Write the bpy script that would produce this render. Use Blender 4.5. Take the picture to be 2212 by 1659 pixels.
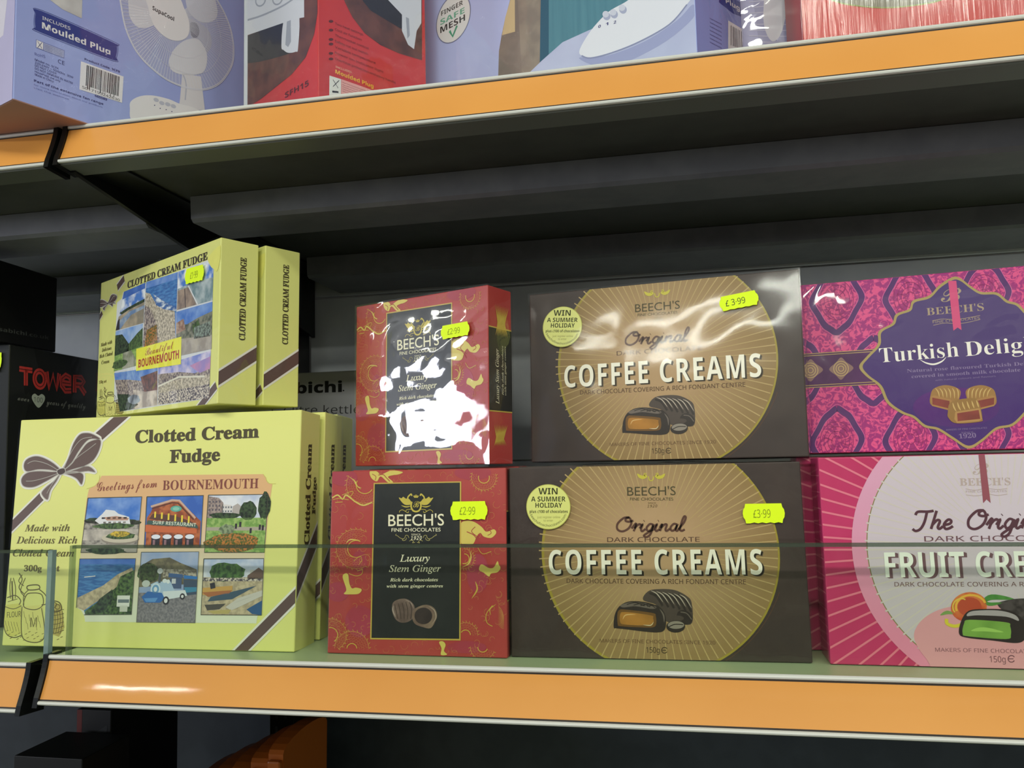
import bpy, bmesh, math, random
from mathutils import Vector, Matrix, noise
random.seed(7)
S = bpy.context.scene
COL = S.collection
for o in list(bpy.data.objects): bpy.data.objects.remove(o)
Z0 = 1.35                      # height of the lower shelf above the floor
R = math.radians

# ------------------------------------------------------------------ camera
F = 1750.0; CX = 1106.0; CY = 829.5
CAM = Vector((0.0, -0.55, Z0 + 0.1440464))
RT = Vector((0.98047694, 0.19508611, -0.02462466)).normalized()
FW = Vector((-0.19233658, 0.97753699, 0.0861863)).normalized()
UP = RT.cross(FW).normalized()
cd = bpy.data.cameras.new('camera'); cam = bpy.data.objects.new('camera', cd); COL.objects.link(cam)
cd.sensor_fit = 'HORIZONTAL'; cd.sensor_width = 36.0; cd.lens = F / 2212.0 * 36.0; cd.clip_start = 0.02; cd.clip_end = 50
m = Matrix.Identity(4)
for i in range(3): m[i][0] = RT[i]; m[i][1] = UP[i]; m[i][2] = -FW[i]; m[i][3] = CAM[i]
cam.matrix_world = m; S.camera = cam

# ------------------------------------------------------------------ world, lights, exposure
w = bpy.data.worlds.new('world'); S.world = w; w.use_nodes = True
w.node_tree.nodes['Background'].inputs[0].default_value = (0.75, 0.85, 1.0, 1)
w.node_tree.nodes['Background'].inputs[1].default_value = 0.36
def area(name, loc, target, sx, sy, power, col):
    l = bpy.data.lights.new(name, 'AREA'); l.shape = 'RECTANGLE'; l.size = sx; l.size_y = sy; l.energy = power; l.color = col
    o = bpy.data.objects.new(name, l); COL.objects.link(o); o.location = loc
    o.rotation_euler = (Vector(target) - Vector(loc)).to_track_quat('-Z', 'Y').to_euler()
    return o
TUBE = (0.98, 1.0, 0.88)
area('ceiling_tube_light', (0.2, -2.0, 2.95), (0.2, -2.0, 0), 2.4, 0.20, 66, TUBE)
area('ceiling_tube_light', (-1.35, -4.9, 2.95), (-1.35, -4.9, 0), 2.0, 0.42, 115, TUBE)
area('ceiling_tube_light', (-3.2, -3.8, 2.95), (-3.2, -3.8, 0), 0.65, 0.07, 20, TUBE)
area('ceiling_tube_light', (-5.6, -2.9, 2.95), (-5.6, -2.9, 0), 1.8, 0.16, 34, TUBE)
area('ceiling_tube_light', (2.2, -6.3, 2.95), (2.2, -6.3, 0), 2.4, 0.36, 140, TUBE)
area('ceiling_tube_light', (2.6, -1.5, 2.95), (2.6, -1.5, 0), 1.8, 0.16, 46, TUBE)
area('shopfront_daylight', (-7.4, -3.8, 1.95), (0, 0, 1.5), 2.0, 0.9, 170, (0.86, 0.88, 1.0))
S.view_settings.view_transform = 'Standard'; S.view_settings.look = 'None'
S.view_settings.gamma = 1.0; S.view_settings.exposure = 0.0; S.view_settings.use_curve_mapping = False

# ------------------------------------------------------------------ rays through photo pixels (used to lay print on flat faces)
def ray(px, py): return (FW * F + RT * (px - CX) - UP * (py - CY)).normalized()
def on_y(px, py, y):
    d = ray(px, py); return CAM + d * ((y - CAM.y) / d.y)

# ------------------------------------------------------------------ materials
_M = {}
def lin(c):
    return tuple((v / 255.0 / 12.92 if v / 255.0 <= 0.04045 else ((v / 255.0 + 0.055) / 1.055) ** 2.4) for v in c)
def hx(c):
    if isinstance(c, str): return tuple(int(c[i:i + 2], 16) for i in (0, 2, 4))
    return c
def P(c, rough=0.5, metal=0.0, spec=0.35, coat=0.0):
    c = hx(c); k = ('P', c, rough, metal, spec, coat)
    if k in _M: return _M[k]
    m = bpy.data.materials.new('paint'); m.use_nodes = True; b = m.node_tree.nodes['Principled BSDF']
    b.inputs['Base Color'].default_value = lin(c) + (1,); b.inputs['Roughness'].default_value = rough
    b.inputs['Metallic'].default_value = metal; b.inputs['Specular IOR Level'].default_value = spec
    if coat: b.inputs['Coat Weight'].default_value = coat; b.inputs['Coat Roughness'].default_value = 0.06
    _M[k] = m; return m
def N(c1, c2, scale=200, lo=0.4, hi=0.6, rough=0.5, detail=3, stretch=(1, 1, 1), dist=0.0, coat=0.0):
    """two-tone mottled print or surface"""
    c1 = hx(c1); c2 = hx(c2); k = ('N', c1, c2, scale, lo, hi, rough, detail, stretch, dist, coat)
    if k in _M: return _M[k]
    m = bpy.data.materials.new('mottled'); m.use_nodes = True; nt = m.node_tree; b = nt.nodes['Principled BSDF']
    tc = nt.nodes.new('ShaderNodeTexCoord'); mp = nt.nodes.new('ShaderNodeMapping'); mp.inputs['Scale'].default_value = stretch
    n = nt.nodes.new('ShaderNodeTexNoise'); n.inputs['Scale'].default_value = scale; n.inputs['Detail'].default_value = detail
    n.inputs['Distortion'].default_value = dist
    r = nt.nodes.new('ShaderNodeValToRGB'); r.color_ramp.elements[0].position = lo; r.color_ramp.elements[1].position = hi
    r.color_ramp.elements[0].color = lin(c1) + (1,); r.color_ramp.elements[1].color = lin(c2) + (1,)
    L = nt.links.new
    L(tc.outputs['Object'], mp.inputs[0]); L(mp.outputs[0], n.inputs['Vector']); L(n.outputs[0], r.inputs[0]); L(r.outputs[0], b.inputs['Base Color'])
    b.inputs['Roughness'].default_value = rough; b.inputs['Specular IOR Level'].default_value = 0.35
    if coat: b.inputs['Coat Weight'].default_value = coat; b.inputs['Coat Roughness'].default_value = 0.06
    _M[k] = m; return m
def GR(c1, c2, z1, z2, rough=0.5, axis='Z'):
    """printed colour blend between two heights of the card itself"""
    c1 = hx(c1); c2 = hx(c2); k = ('G', c1, c2, z1, z2, axis)
    if k in _M: return _M[k]
    m = bpy.data.materials.new('printed_blend'); m.use_nodes = True; nt = m.node_tree; b = nt.nodes['Principled BSDF']
    tc = nt.nodes.new('ShaderNodeTexCoord'); sp = nt.nodes.new('ShaderNodeSeparateXYZ'); mr = nt.nodes.new('ShaderNodeMapRange')
    mr.inputs['From Min'].default_value = z1; mr.inputs['From Max'].default_value = z2
    mx = nt.nodes.new('ShaderNodeMix'); mx.data_type = 'RGBA'
    mx.inputs[6].default_value = lin(c1) + (1,); mx.inputs[7].default_value = lin(c2) + (1,)
    L = nt.links.new
    L(tc.outputs['Object'], sp.inputs[0]); L(sp.outputs[axis], mr.inputs[0]); L(mr.outputs[0], mx.inputs[0]); L(mx.outputs[2], b.inputs['Base Color'])
    b.inputs['Roughness'].default_value = rough; b.inputs['Specular IOR Level'].default_value = 0.35
    _M[k] = m; return m
def RG(c1, c2, cx, cz, r1, r2, rough=0.5):
    """printed round colour blend about a point of the card's own face"""
    c1 = hx(c1); c2 = hx(c2); k = ('R', c1, c2, cx, cz, r1, r2)
    if k in _M: return _M[k]
    m = bpy.data.materials.new('printed_round_blend'); m.use_nodes = True; nt = m.node_tree; b = nt.nodes['Principled BSDF']; L = nt.links.new
    tc = nt.nodes.new('ShaderNodeTexCoord'); vm = nt.nodes.new('ShaderNodeVectorMath'); vm.operation = 'DISTANCE'; vm.inputs[1].default_value = (cx, 0, cz)
    mr = nt.nodes.new('ShaderNodeMapRange'); mr.inputs['From Min'].default_value = r1; mr.inputs['From Max'].default_value = r2
    mx = nt.nodes.new('ShaderNodeMix'); mx.data_type = 'RGBA'; mx.inputs[6].default_value = lin(c1) + (1,); mx.inputs[7].default_value = lin(c2) + (1,)
    L(tc.outputs['Object'], vm.inputs[0]); L(vm.outputs['Value'], mr.inputs[0]); L(mr.outputs[0], mx.inputs[0]); L(mx.outputs[2], b.inputs['Base Color'])
    b.inputs['Roughness'].default_value = rough; b.inputs['Specular IOR Level'].default_value = 0.35
    _M[k] = m; return m
def film_mat(bump=0.25, scale=28.0, veil=0.0, gain=1.0, rough=0.04, dist=1.5):
    k = ('film', bump, scale, veil, gain, rough, dist)
    if k in _M: return _M[k]
    m = bpy.data.materials.new('clear_film'); m.use_nodes = True; nt = m.node_tree; nt.nodes.clear(); L = nt.links.new
    out = nt.nodes.new('ShaderNodeOutputMaterial'); mix = nt.nodes.new('ShaderNodeMixShader')
    tr = nt.nodes.new('ShaderNodeBsdfTransparent'); gl = nt.nodes.new('ShaderNodeBsdfGlossy'); gl.inputs['Roughness'].default_value = rough
    fr = nt.nodes.new('ShaderNodeFresnel'); fr.inputs[0].default_value = 1.5
    ml = nt.nodes.new('ShaderNodeMath'); ml.operation = 'MULTIPLY_ADD'; ml.inputs[1].default_value = gain; ml.inputs[2].default_value = 0.0; ml.use_clamp = True
    tc = nt.nodes.new('ShaderNodeTexCoord'); n = nt.nodes.new('ShaderNodeTexNoise'); n.inputs['Scale'].default_value = scale
    n.inputs['Detail'].default_value = 2.0; n.inputs['Distortion'].default_value = dist
    bp = nt.nodes.new('ShaderNodeBump'); bp.inputs['Strength'].default_value = bump; bp.inputs['Distance'].default_value = 0.004
    L(tc.outputs['Object'], n.inputs['Vector']); L(n.outputs[0], bp.inputs['Height']); L(bp.outputs[0], gl.inputs['Normal']); L(bp.outputs[0], fr.inputs['Normal'])
    ge = nt.nodes.new('ShaderNodeNewGeometry'); sb_ = nt.nodes.new('ShaderNodeMath'); sb_.operation = 'SUBTRACT'; sb_.inputs[0].default_value = 1.0
    m3 = nt.nodes.new('ShaderNodeMath'); m3.operation = 'MULTIPLY'; L(ge.outputs['Backfacing'], sb_.inputs[1]); L(ml.outputs[0], m3.inputs[0]); L(sb_.outputs[0], m3.inputs[1])
    L(fr.outputs[0], ml.inputs[0]); L(m3.outputs[0], mix.inputs[0]); L(tr.outputs[0], mix.inputs[1]); L(gl.outputs[0], mix.inputs[2])
    L(mix.outputs[0], out.inputs[0])
    _M[k] = m; return m
def pane_mat(tint, gain, opaque=0.0, oc=(120, 130, 120)):
    k = ('pane', tint, gain, opaque, oc)
    if k in _M: return _M[k]
    m = bpy.data.materials.new('clear_acrylic'); m.use_nodes = True; nt = m.node_tree; nt.nodes.clear(); L = nt.links.new
    out = nt.nodes.new('ShaderNodeOutputMaterial'); mix = nt.nodes.new('ShaderNodeMixShader'); mix2 = nt.nodes.new('ShaderNodeMixShader')
    tr = nt.nodes.new('ShaderNodeBsdfTransparent'); tr.inputs[0].default_value = tint + (1,)
    gl = nt.nodes.new('ShaderNodeBsdfGlossy'); gl.inputs['Roughness'].default_value = 0.03
    df = nt.nodes.new('ShaderNodeBsdfDiffuse'); df.inputs[0].default_value = lin(oc) + (1,)
    fr = nt.nodes.new('ShaderNodeFresnel'); fr.inputs[0].default_value = 1.49
    ml = nt.nodes.new('ShaderNodeMath'); ml.operation = 'MULTIPLY'; ml.inputs[1].default_value = gain; ml.use_clamp = True
    mix2.inputs[0].default_value = opaque
    ge = nt.nodes.new('ShaderNodeNewGeometry'); sb_ = nt.nodes.new('ShaderNodeMath'); sb_.operation = 'SUBTRACT'; sb_.inputs[0].default_value = 1.0
    m3 = nt.nodes.new('ShaderNodeMath'); m3.operation = 'MULTIPLY'; L(ge.outputs['Backfacing'], sb_.inputs[1]); L(ml.outputs[0], m3.inputs[0]); L(sb_.outputs[0], m3.inputs[1])
    L(fr.outputs[0], ml.inputs[0]); L(m3.outputs[0], mix.inputs[0]); L(tr.outputs[0], mix2.inputs[1]); L(df.outputs[0], mix2.inputs[2])
    L(mix2.outputs[0], mix.inputs[1]); L(gl.outputs[0], mix.inputs[2]); L(mix.outputs[0], out.inputs[0])
    _M[k] = m; return m

# ------------------------------------------------------------------ object helpers
class MB:
    """collects polygons with materials, then links them as ONE mesh object"""
    def __init__(s): s.v = []; s.f = []; s.m = []; s.mats = []
    def mi(s, mat):
        if mat not in s.mats: s.mats.append(mat)
        return s.mats.index(mat)
    def face(s, pts, mat):
        i = len(s.v); s.v += [tuple(p) for p in pts]; s.f.append(tuple(range(i, i + len(pts)))); s.m.append(s.mi(mat))
    def faces(s, pts, polys, mat):
        i = len(s.v); s.v += [tuple(p) for p in pts]; k = s.mi(mat)
        for p in polys: s.f.append(tuple(i + j for j in p)); s.m.append(k)
    def box(s, a, b, mat, bev=0.0):
        bm = bmesh.new(); bmesh.ops.create_cube(bm, size=1)
        for v in bm.verts: v.co = Vector([(a[i] + b[i]) / 2 + v.co[i] * (b[i] - a[i]) for i in range(3)])
        if bev: bmesh.ops.bevel(bm, geom=list(bm.edges), offset=bev, segments=2, affect='EDGES', profile=0.5)
        bm.verts.index_update(); s.faces([v.co.copy() for v in bm.verts], [[v.index for v in f.verts] for f in bm.faces], mat); bm.free()
    def prism(s, prof, x0, x1, mat):
        """profile of (y, z) points extruded along x"""
        n = len(prof); pts = [(x0, y, z) for y, z in prof] + [(x1, y, z) for y, z in prof]
        s.faces(pts, [[i, (i + 1) % n, n + (i + 1) % n, n + i] for i in range(n)] + [list(range(n))[::-1], list(range(n, 2 * n))], mat)
    def obj(s, name, parent=None, smooth=False):
        me = bpy.data.meshes.new(name); me.from_pydata(s.v, [], s.f)
        for mt in s.mats: me.materials.append(mt)
        me.polygons.foreach_set('material_index', s.m)
        if smooth: me.polygons.foreach_set('use_smooth', [True] * len(s.f))
        me.update()
        o = bpy.data.objects.new(name, me); COL.objects.link(o)
        if parent: o.parent = parent
        return o
def tag(o, label=None, cat=None, group=None, kind=None):
    if label: o['label'] = label
    if cat: o['category'] = cat
    if group: o['group'] = group
    if kind: o['kind'] = kind
    return o
def empty(name, loc, rz=0.0, rx=0.0):
    o = bpy.data.objects.new(name, None); COL.objects.link(o)
    o.matrix_world = Matrix.Translation(loc) @ Matrix.Rotation(rz, 4, 'Z') @ Matrix.Rotation(rx, 4, 'X')
    o.empty_display_size = 0.02; return o
def copy_tree(o, parent=None):
    c = o.copy(); COL.objects.link(c); c.parent = parent
    if parent is not None: c.matrix_parent_inverse = o.matrix_parent_inverse
    for ch in [q for q in bpy.data.objects if q.parent == o]: copy_tree(ch, c)
    return c

# ------------------------------------------------------------------ lettering
def U(s, style):
    if style == 'sans': return s
    up, lo, dg = {'serifb': (0x1d400, 0x1d41a, 0x1d7ce), 'serifi': (0x1d434, 0x1d44e, None), 'serifbi': (0x1d468, 0x1d482, 0x1d7ce),
                  'script': (0x1d4d0, 0x1d4ea, None), 'bold': (0x1d5d4, 0x1d5ee, 0x1d7ec), 'plain': (0x1d5a0, 0x1d5ba, 0x1d7e2),
                  'ital': (0x1d608, 0x1d622, None), 'mono': (0x1d670, 0x1d68a, 0x1d7f6)}[style]
    r = ''
    for c in s:
        if style == 'serifi' and c == 'h': r += '\u210e'
        elif 'A' <= c <= 'Z': r += chr(up + ord(c) - 65)
        elif 'a' <= c <= 'z': r += chr(lo + ord(c) - 97)
        elif '0' <= c <= '9' and dg: r += chr(dg + ord(c) - 48)
        else: r += c
    return r
_T = {}
_c = bpy.data.curves.new('lettering', 'FONT'); _c.size = 1; _c.resolution_u = 3; _TC = [(_c, bpy.data.objects.new('lettering', _c))]
def glyphs(s, style, offset=0.0, spacing=1.0):
    k = (s, style, offset, spacing)
    if k in _T: return _T[k]
    c, o = _TC[0]; c.body = U(s, style); c.offset = offset; c.space_character = spacing
    me = o.to_mesh(); vs = [(v.co.x, v.co.y) for v in me.vertices]; ps = [tuple(p.vertices) for p in me.polygons]; o.to_mesh_clear()
    x0 = min(v[0] for v in vs); x1 = max(v[0] for v in vs)
    _T[k] = ([((x - x0) / (x1 - x0), y) for x, y in vs], ps, x1 - x0); return _T[k]
CAPH = {'sans': 0.70, 'serifb': 0.70, 'serifi': 0.69, 'serifbi': 0.69, 'script': 0.74, 'bold': 0.715, 'plain': 0.715, 'ital': 0.715, 'mono': 0.62}
_t = {}
def caph(style):
    if style not in _t:
        v = glyphs('H' if style != 'script' else 'D', style)[0]; _t[style] = max(y for x, y in v)
    return _t[style]

# ------------------------------------------------------------------ artwork on one flat face
def clip(pts, x0, y0, x1, y1):
    def cl(p, ins, isec):
        r = []
        for i in range(len(p)):
            a = p[i - 1]; b = p[i]
            if ins(b):
                if not ins(a): r.append(isec(a, b))
                r.append(b)
            elif ins(a): r.append(isec(a, b))
        return r
    def ix(v): return lambda a, b: (v, a[1] + (b[1] - a[1]) * (v - a[0]) / (b[0] - a[0]))
    def iy(v): return lambda a, b: (a[0] + (b[0] - a[0]) * (v - a[1]) / (b[1] - a[1]), v)
    for ins, isec in ((lambda q: q[0] >= x0, ix(x0)), (lambda q: q[0] <= x1, ix(x1)), (lambda q: q[1] >= y0, iy(y0)), (lambda q: q[1] <= y1, iy(y1))):
        pts = cl(pts, ins, isec)
        if len(pts) < 3: return []
    return pts
def smooth_path(p, closed=False, n=6):
    r = []; L = len(p)
    for i in range(L if closed else L - 1):
        g = (lambda k: p[k % L]) if closed else (lambda k: p[max(0, min(L - 1, k))])
        a, b, c, d = g(i - 1), g(i), g(i + 1), g(i + 2)
        for j in range(n):
            t = j / n
            r.append(tuple(0.5 * (2 * b[q] + (c[q] - a[q]) * t + (2 * a[q] - 5 * b[q] + 4 * c[q] - d[q]) * t * t + (3 * b[q] - a[q] - 3 * c[q] + d[q]) * t ** 3) for q in (0, 1)))
    if not closed: r.append(tuple(p[-1]))
    return r
class Face:
    """which: front/right/left/top of a carton in its own axes. Art is given in photo pixels through map X = ox + s*cx."""
    def __init__(s, mw, dims, which, mb, ox=0.0, oy=0.0, sc=1.0, base=0.00010, noclip=False):
        s.inv = mw.inverted(); s.w, s.d, s.h = dims; s.which = which; s.mb = mb; s.ox = ox; s.oy = oy; s.sc = sc; s.base = base; s.noclip = noclip
        s.W = s.w if which == 'front' else s.d; s.H = s.h
        s.c = s.inv @ CAM; s.l = 0
    def view(s, ox, oy, sc): s.ox = ox; s.oy = oy; s.sc = sc; return s
    def ab(s, p):
        px = s.ox + s.sc * p[0]; py = s.oy + s.sc * p[1]
        d = s.inv.to_3x3() @ ray(px, py); c = s.c
        if s.which == 'front': t = -c.y / d.y; q = c + d * t; return (q.x, q.z)
        if s.which == 'right': t = (s.w - c.x) / d.x; q = c + d * t; return (q.y, q.z)
        if s.which == 'left': t = -c.x / d.x; q = c + d * t; return (s.d - q.y, q.z)
    def P3(s, a, b, l):
        e = s.base + 0.00004 * l
        if s.which == 'front': return (a, -e, b)
        if s.which == 'right': return (s.w + e, a, b)
        if s.which == 'left': return (-e, s.d - a, b)
    def poly_ab(s, pts, mat, l):
        if not s.noclip: pts = clip(pts, 0.0004, 0.0004, s.W - 0.0004, s.H - 0.0004)
        if len(pts) >= 3: s.mb.face([s.P3(a, b, l) for a, b in pts], mat)
    def poly(s, pts, mat, l=1, smooth=False):
        q = [s.ab(p) for p in pts]
        if smooth: q = smooth_path(q, True, 5)
        s.poly_ab(q, mat, l)
    def rect(s, x0, y0, x1, y1, mat, l=1): s.poly([(x0, y0), (x1, y0), (x1, y1), (x0, y1)], mat, l)
    def ell(s, cx, cy, rx, ry, mat, l=1, n=36, rot=0.0, a0=0, a1=360):
        c, q = math.cos(R(rot)), math.sin(R(rot)); pts = []
        for i in range(n if a1 - a0 >= 360 else n + 1):
            t = R(a0 + (a1 - a0) * i / n); x = rx * math.cos(t); y = ry * math.sin(t); pts.append((cx + x * c - y * q, cy + x * q + y * c))
        s.poly(pts, mat, l)
    def stroke(s, pts, wd, mat, l=1, smooth=True, closed=False, taper=False):
        """line of width wd (in photo pixels of this view)"""
        q = [s.ab(p) for p in pts]
        if smooth and len(q) > 2: q = smooth_path(q, closed, 5)
        if closed: q = q + [q[0]]
        u = s.ab((pts[0][0] + 1, pts[0][1])); v = s.ab((pts[0][0], pts[0][1] + 1)); o = s.ab(pts[0])
        k = wd * 0.25 * (math.hypot(u[0] - o[0], u[1] - o[1]) + math.hypot(v[0] - o[0], v[1] - o[1]))
        Lp, Rp = [], []; n = len(q)
        for i in range(n):
            a = q[max(0, i - 1)]; b = q[min(n - 1, i + 1)]; dx, dy = b[0] - a[0], b[1] - a[1]; h = math.hypot(dx, dy) or 1e-9
            kk = k * (math.sin(math.pi * (i + 0.35) / (n - 1 + 0.7)) if taper else 1.0)
            Lp.append((q[i][0] - dy / h * kk, q[i][1] + dx / h * kk)); Rp.append((q[i][0] + dy / h * kk, q[i][1] - dx / h * kk))
        for i in range(n - 1):
            s.poly_ab([Lp[i], Lp[i + 1], Rp[i + 1], Rp[i]], mat, l)
    def arc(s, cx, cy, r, a0, a1, wd, mat, l=1, ry=None, n=12, taper=False):
        ry = ry or r
        s.stroke([(cx + r * math.cos(R(a0 + (a1 - a0) * i / n)), cy - ry * math.sin(R(a0 + (a1 - a0) * i / n))) for i in range(n + 1)], wd, mat, l, smooth=False, taper=taper)
    def text(s, t, style, p0, p1, h, mat, l=3, bold=0.0, spacing=1.0, shift=(0, 0), up=None, slant=0.0):
        """baseline from p0 to p1 (photo), capital height h; up = photo direction of 'up' (default (0,-1))"""
        vs, ps, _ = glyphs(t, style, bold, spacing)
        up = up or (0, -1)
        p0 = (p0[0] + shift[0], p0[1] + shift[1]); p1 = (p1[0] + shift[0], p1[1] + shift[1])
        a = s.ab(p0); b = s.ab(p1); mid = ((p0[0] + p1[0]) / 2, (p0[1] + p1[1]) / 2); m0 = s.ab(mid); m1 = s.ab((mid[0] + up[0] * h, mid[1] + up[1] * h))
        hx_, hy_ = m1[0] - m0[0], m1[1] - m0[1]; ch = caph(style)
        # keep letters upright: height direction perpendicular to the baseline in the face
        ex, ey = b[0] - a[0], b[1] - a[1]; el = math.hypot(ex, ey); nx, ny = -ey / el, ex / el
        H = abs(hx_ * nx + hy_ * ny)
        pts = [s.P3(a[0] + ex * x + nx * H * y / ch + ex / el * slant * H * y / ch, a[1] + ey * x + ny * H * y / ch + ey / el * slant * H * y / ch, l) for x, y in vs]
        s.mb.faces(pts, ps, mat)
    def text_arc(s, t, style, c, r, a0, a1, h, mat, l=3, flip=False):
        """text on a circle (photo pixels): letters run from angle a0 to a1"""
        vs, ps, _ = glyphs(t, style); ch = caph(style); pts = []
        for x, y in vs:
            an = R(a0 + (a1 - a0) * x); rr = r - h * y / ch if flip else r + h * y / ch
            q = s.ab((c[0] + rr * math.cos(an), c[1] - rr * math.sin(an))); pts.append(s.P3(q[0], q[1], l))
        s.mb.faces(pts, ps, mat)
    def rays(s, c, r0, r1, n, wd, mat, l=1, a0=0, a1=360, grow=True):
        o = s.ab(c); e = s.ab((c[0] + 1, c[1])); k = math.hypot(e[0] - o[0], e[1] - o[1])
        for i in range(n):
            t = R(a0 + (a1 - a0) * i / n); ct, st = math.cos(t), math.sin(t); w0 = wd * k * (0.25 if grow else 0.5); w1 = wd * k * 0.5
            j = 1.0 + 0.18 * math.sin(i * 2.4)
            A = (o[0] + ct * r0 * k * j, o[1] + st * r0 * k * j); B = (o[0] + ct * r1 * k, o[1] + st * r1 * k)
            s.poly_ab([(A[0] - st * w0, A[1] + ct * w0), (A[0] + st * w0, A[1] - ct * w0), (B[0] + st * w1, B[1] - ct * w1), (B[0] - st * w1, B[1] + ct * w1)], mat, l)
    def disc(s, c, r, mat, l=1, n=96):
        """true circle on the face: r in photo pixels measured across"""
        o = s.ab(c); e = s.ab((c[0] + r, c[1])); k = math.hypot(e[0] - o[0], e[1] - o[1])
        s.poly_ab([(o[0] + k * math.cos(2 * math.pi * i / n), o[1] + k * math.sin(2 * math.pi * i / n)) for i in range(n)], mat, l)

def carton_body(mb, dims, mat, bev=0.0008, bottom=None):
    w, d, h = dims; mb.box((0, 0, 0), (w, d, h), mat, bev)
def wrap(parent, dims, name='plastic_wrap', bump=0.3, scale=28, gain=1.0, amp=0.0006, off=0.0008, seed=0, rough=0.04, nx=36, dist=1.5, puff=0.0, sides=('front', 'right', 'left', 'top')):
    """a thin clear film skin over a carton, wrinkled, with puckered edges"""
    w, d, h = dims; mb = MB(); mat = film_mat(bump, scale, 0.0, gain, rough, dist)
    def grid(f, nu, nv):
        pts = []; 
        for j in range(nv + 1):
            for i in range(nu + 1):
                u, v = i / nu, j / nv; p, nrm = f(u, v); p = Vector(p)
                ed = min(1.0, 8 * min(u, 1 - u, v, 1 - v))
                nz = noise.noise(p * 38 + Vector((seed, 0, 0))) * 0.7 + noise.noise(p * 110 + Vector((0, seed, 0))) * 0.3
                e = off + amp * (0.5 + nz) * (0.25 + 0.75 * ed) + puff * math.sin(math.pi * u) * math.sin(math.pi * v)
                pts.append(p + Vector(nrm) * max(e, 0.0003))
        mb.faces(pts, [[j * (nu + 1) + i, j * (nu + 1) + i + 1, (j + 1) * (nu + 1) + i + 1, (j + 1) * (nu + 1) + i] for j in range(nv) for i in range(nu)], mat)
    ny = max(6, int(nx * h / w)); nd = max(4, int(nx * d / w)); o = off
    if 'front' in sides: grid(lambda u, v: ((-o + u * (w + 2 * o), 0, v * (h + o)), (0, -1, 0)), nx, ny)
    if 'right' in sides: grid(lambda u, v: ((w, -o + u * (d + 2 * o), v * (h + o)), (1, 0, 0)), nd, ny)
    if 'left' in sides: grid(lambda u, v: ((0, d + o - u * (d + 2 * o), v * (h + o)), (-1, 0, 0)), nd, ny)
    if 'top' in sides: grid(lambda u, v: ((-o + u * (w + 2 * o), -o + v * (d + 2 * o), h), (0, 0, 1)), nx, nd)
    return mb.obj(name, parent, smooth=True)
_SC = {'O': (.86, [[(.62, .98), (.34, .95), (.08, .55), (.12, .15), (.38, 0), (.66, .2), (.76, .6), (.62, .95), (.46, .9), (.46, .74), (.64, .68), (.84, .76)]]),
 'r': (.38, [[(-.04, .2), (.12, .54), (.15, .42), (.09, 0)], [(.11, .2), (.22, .42), (.34, .5), (.39, .42)]]),
 'i': (.28, [[(-.02, .2), (.10, .5), (.06, .14), (.14, 0), (.28, .16)], [(.13, .72), (.15, .74)]]),
 'g': (.44, [[(.34, .46), (.18, .5), (.05, .25), (.13, .02), (.28, .1), (.36, .42)], [(.38, .5), (.30, -.2), (.12, -.42), (-.02, -.32), (.12, -.14), (.46, .16)]]),
 'n': (.48, [[(-.02, .22), (.08, .5), (.03, 0)], [(.05, .22), (.2, .46), (.32, .44), (.29, .12), (.36, 0), (.50, .16)]]),
 'a': (.46, [[(.34, .46), (.18, .5), (.05, .25), (.13, .02), (.28, .1), (.36, .42)], [(.38, .5), (.33, .12), (.40, 0), (.50, .14)]]),
 'l': (.30, [[(.0, .12), (.22, .6), (.27, .95), (.18, 1.02), (.11, .7), (.08, .15), (.17, 0), (.32, .1)]]),
 'T': (.60, [[(-.08, .78), (.0, .96), (.38, .96), (.62, 1.0)], [(.36, .96), (.33, .4), (.22, .02), (.04, -.10), (-.10, .02)]]),
 'h': (.48, [[(.14, 1.0), (.04, 0)], [(.06, .22), (.22, .48), (.34, .42), (.30, .1), (.38, 0), (.50, .14)]]),
 'e': (.40, [[(.04, .2), (.28, .28), (.31, .44), (.18, .5), (.05, .25), (.13, .0), (.28, .02), (.42, .14)]])}
def brush(f, word, p0, p1, h, wd, mat, l):
    """even-weight brush script drawn with strokes"""
    tot = sum(_SC[c][0] for c in word); x = 0; sx = (p1[0] - p0[0]) / tot; sy = (p1[1] - p0[1]) / tot
    for c in word:
        ad, ss = _SC[c]
        for s_ in ss:
            f.stroke([(p0[0] + (x + a) * sx + 0.17 * b * h, p0[1] + (x + a) * sy - b * h) for a, b in s_], wd, mat, l)
        x += ad
class Carton:
    def __init__(s, name, label, cat, loc, yaw, lean, dims, mat, group=None, bev=0.0008):
        s.root = empty(name, (loc[0], loc[1], loc[2] + Z0), R(yaw), R(-lean)); tag(s.root, label, cat, group)
        s.dims = dims; s.mw = s.root.matrix_world.copy(); s.mb = MB(); s.matn = mat
        carton_body(s.mb, dims, mat, bev)
    def face(s, which, ox=0, oy=0, sc=1.0): return Face(s.mw, s.dims, which, s.mb, ox, oy, sc)
    def done(s, name='carton'): return s.mb.obj(name, s.root)
    def part(s, which, name, fn, base=0.0019, label=None, view=(0, 0, 1)):
        mb = MB(); f = Face(s.mw, s.dims, which, mb, *view, base=base, noclip=True); fn(f); o = mb.obj(name, s.root)
        if label: o['label'] = label
        return o
YEL = P('e2ff14', 0.55)
TINK = P('8a9a10', 0.6)
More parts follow.
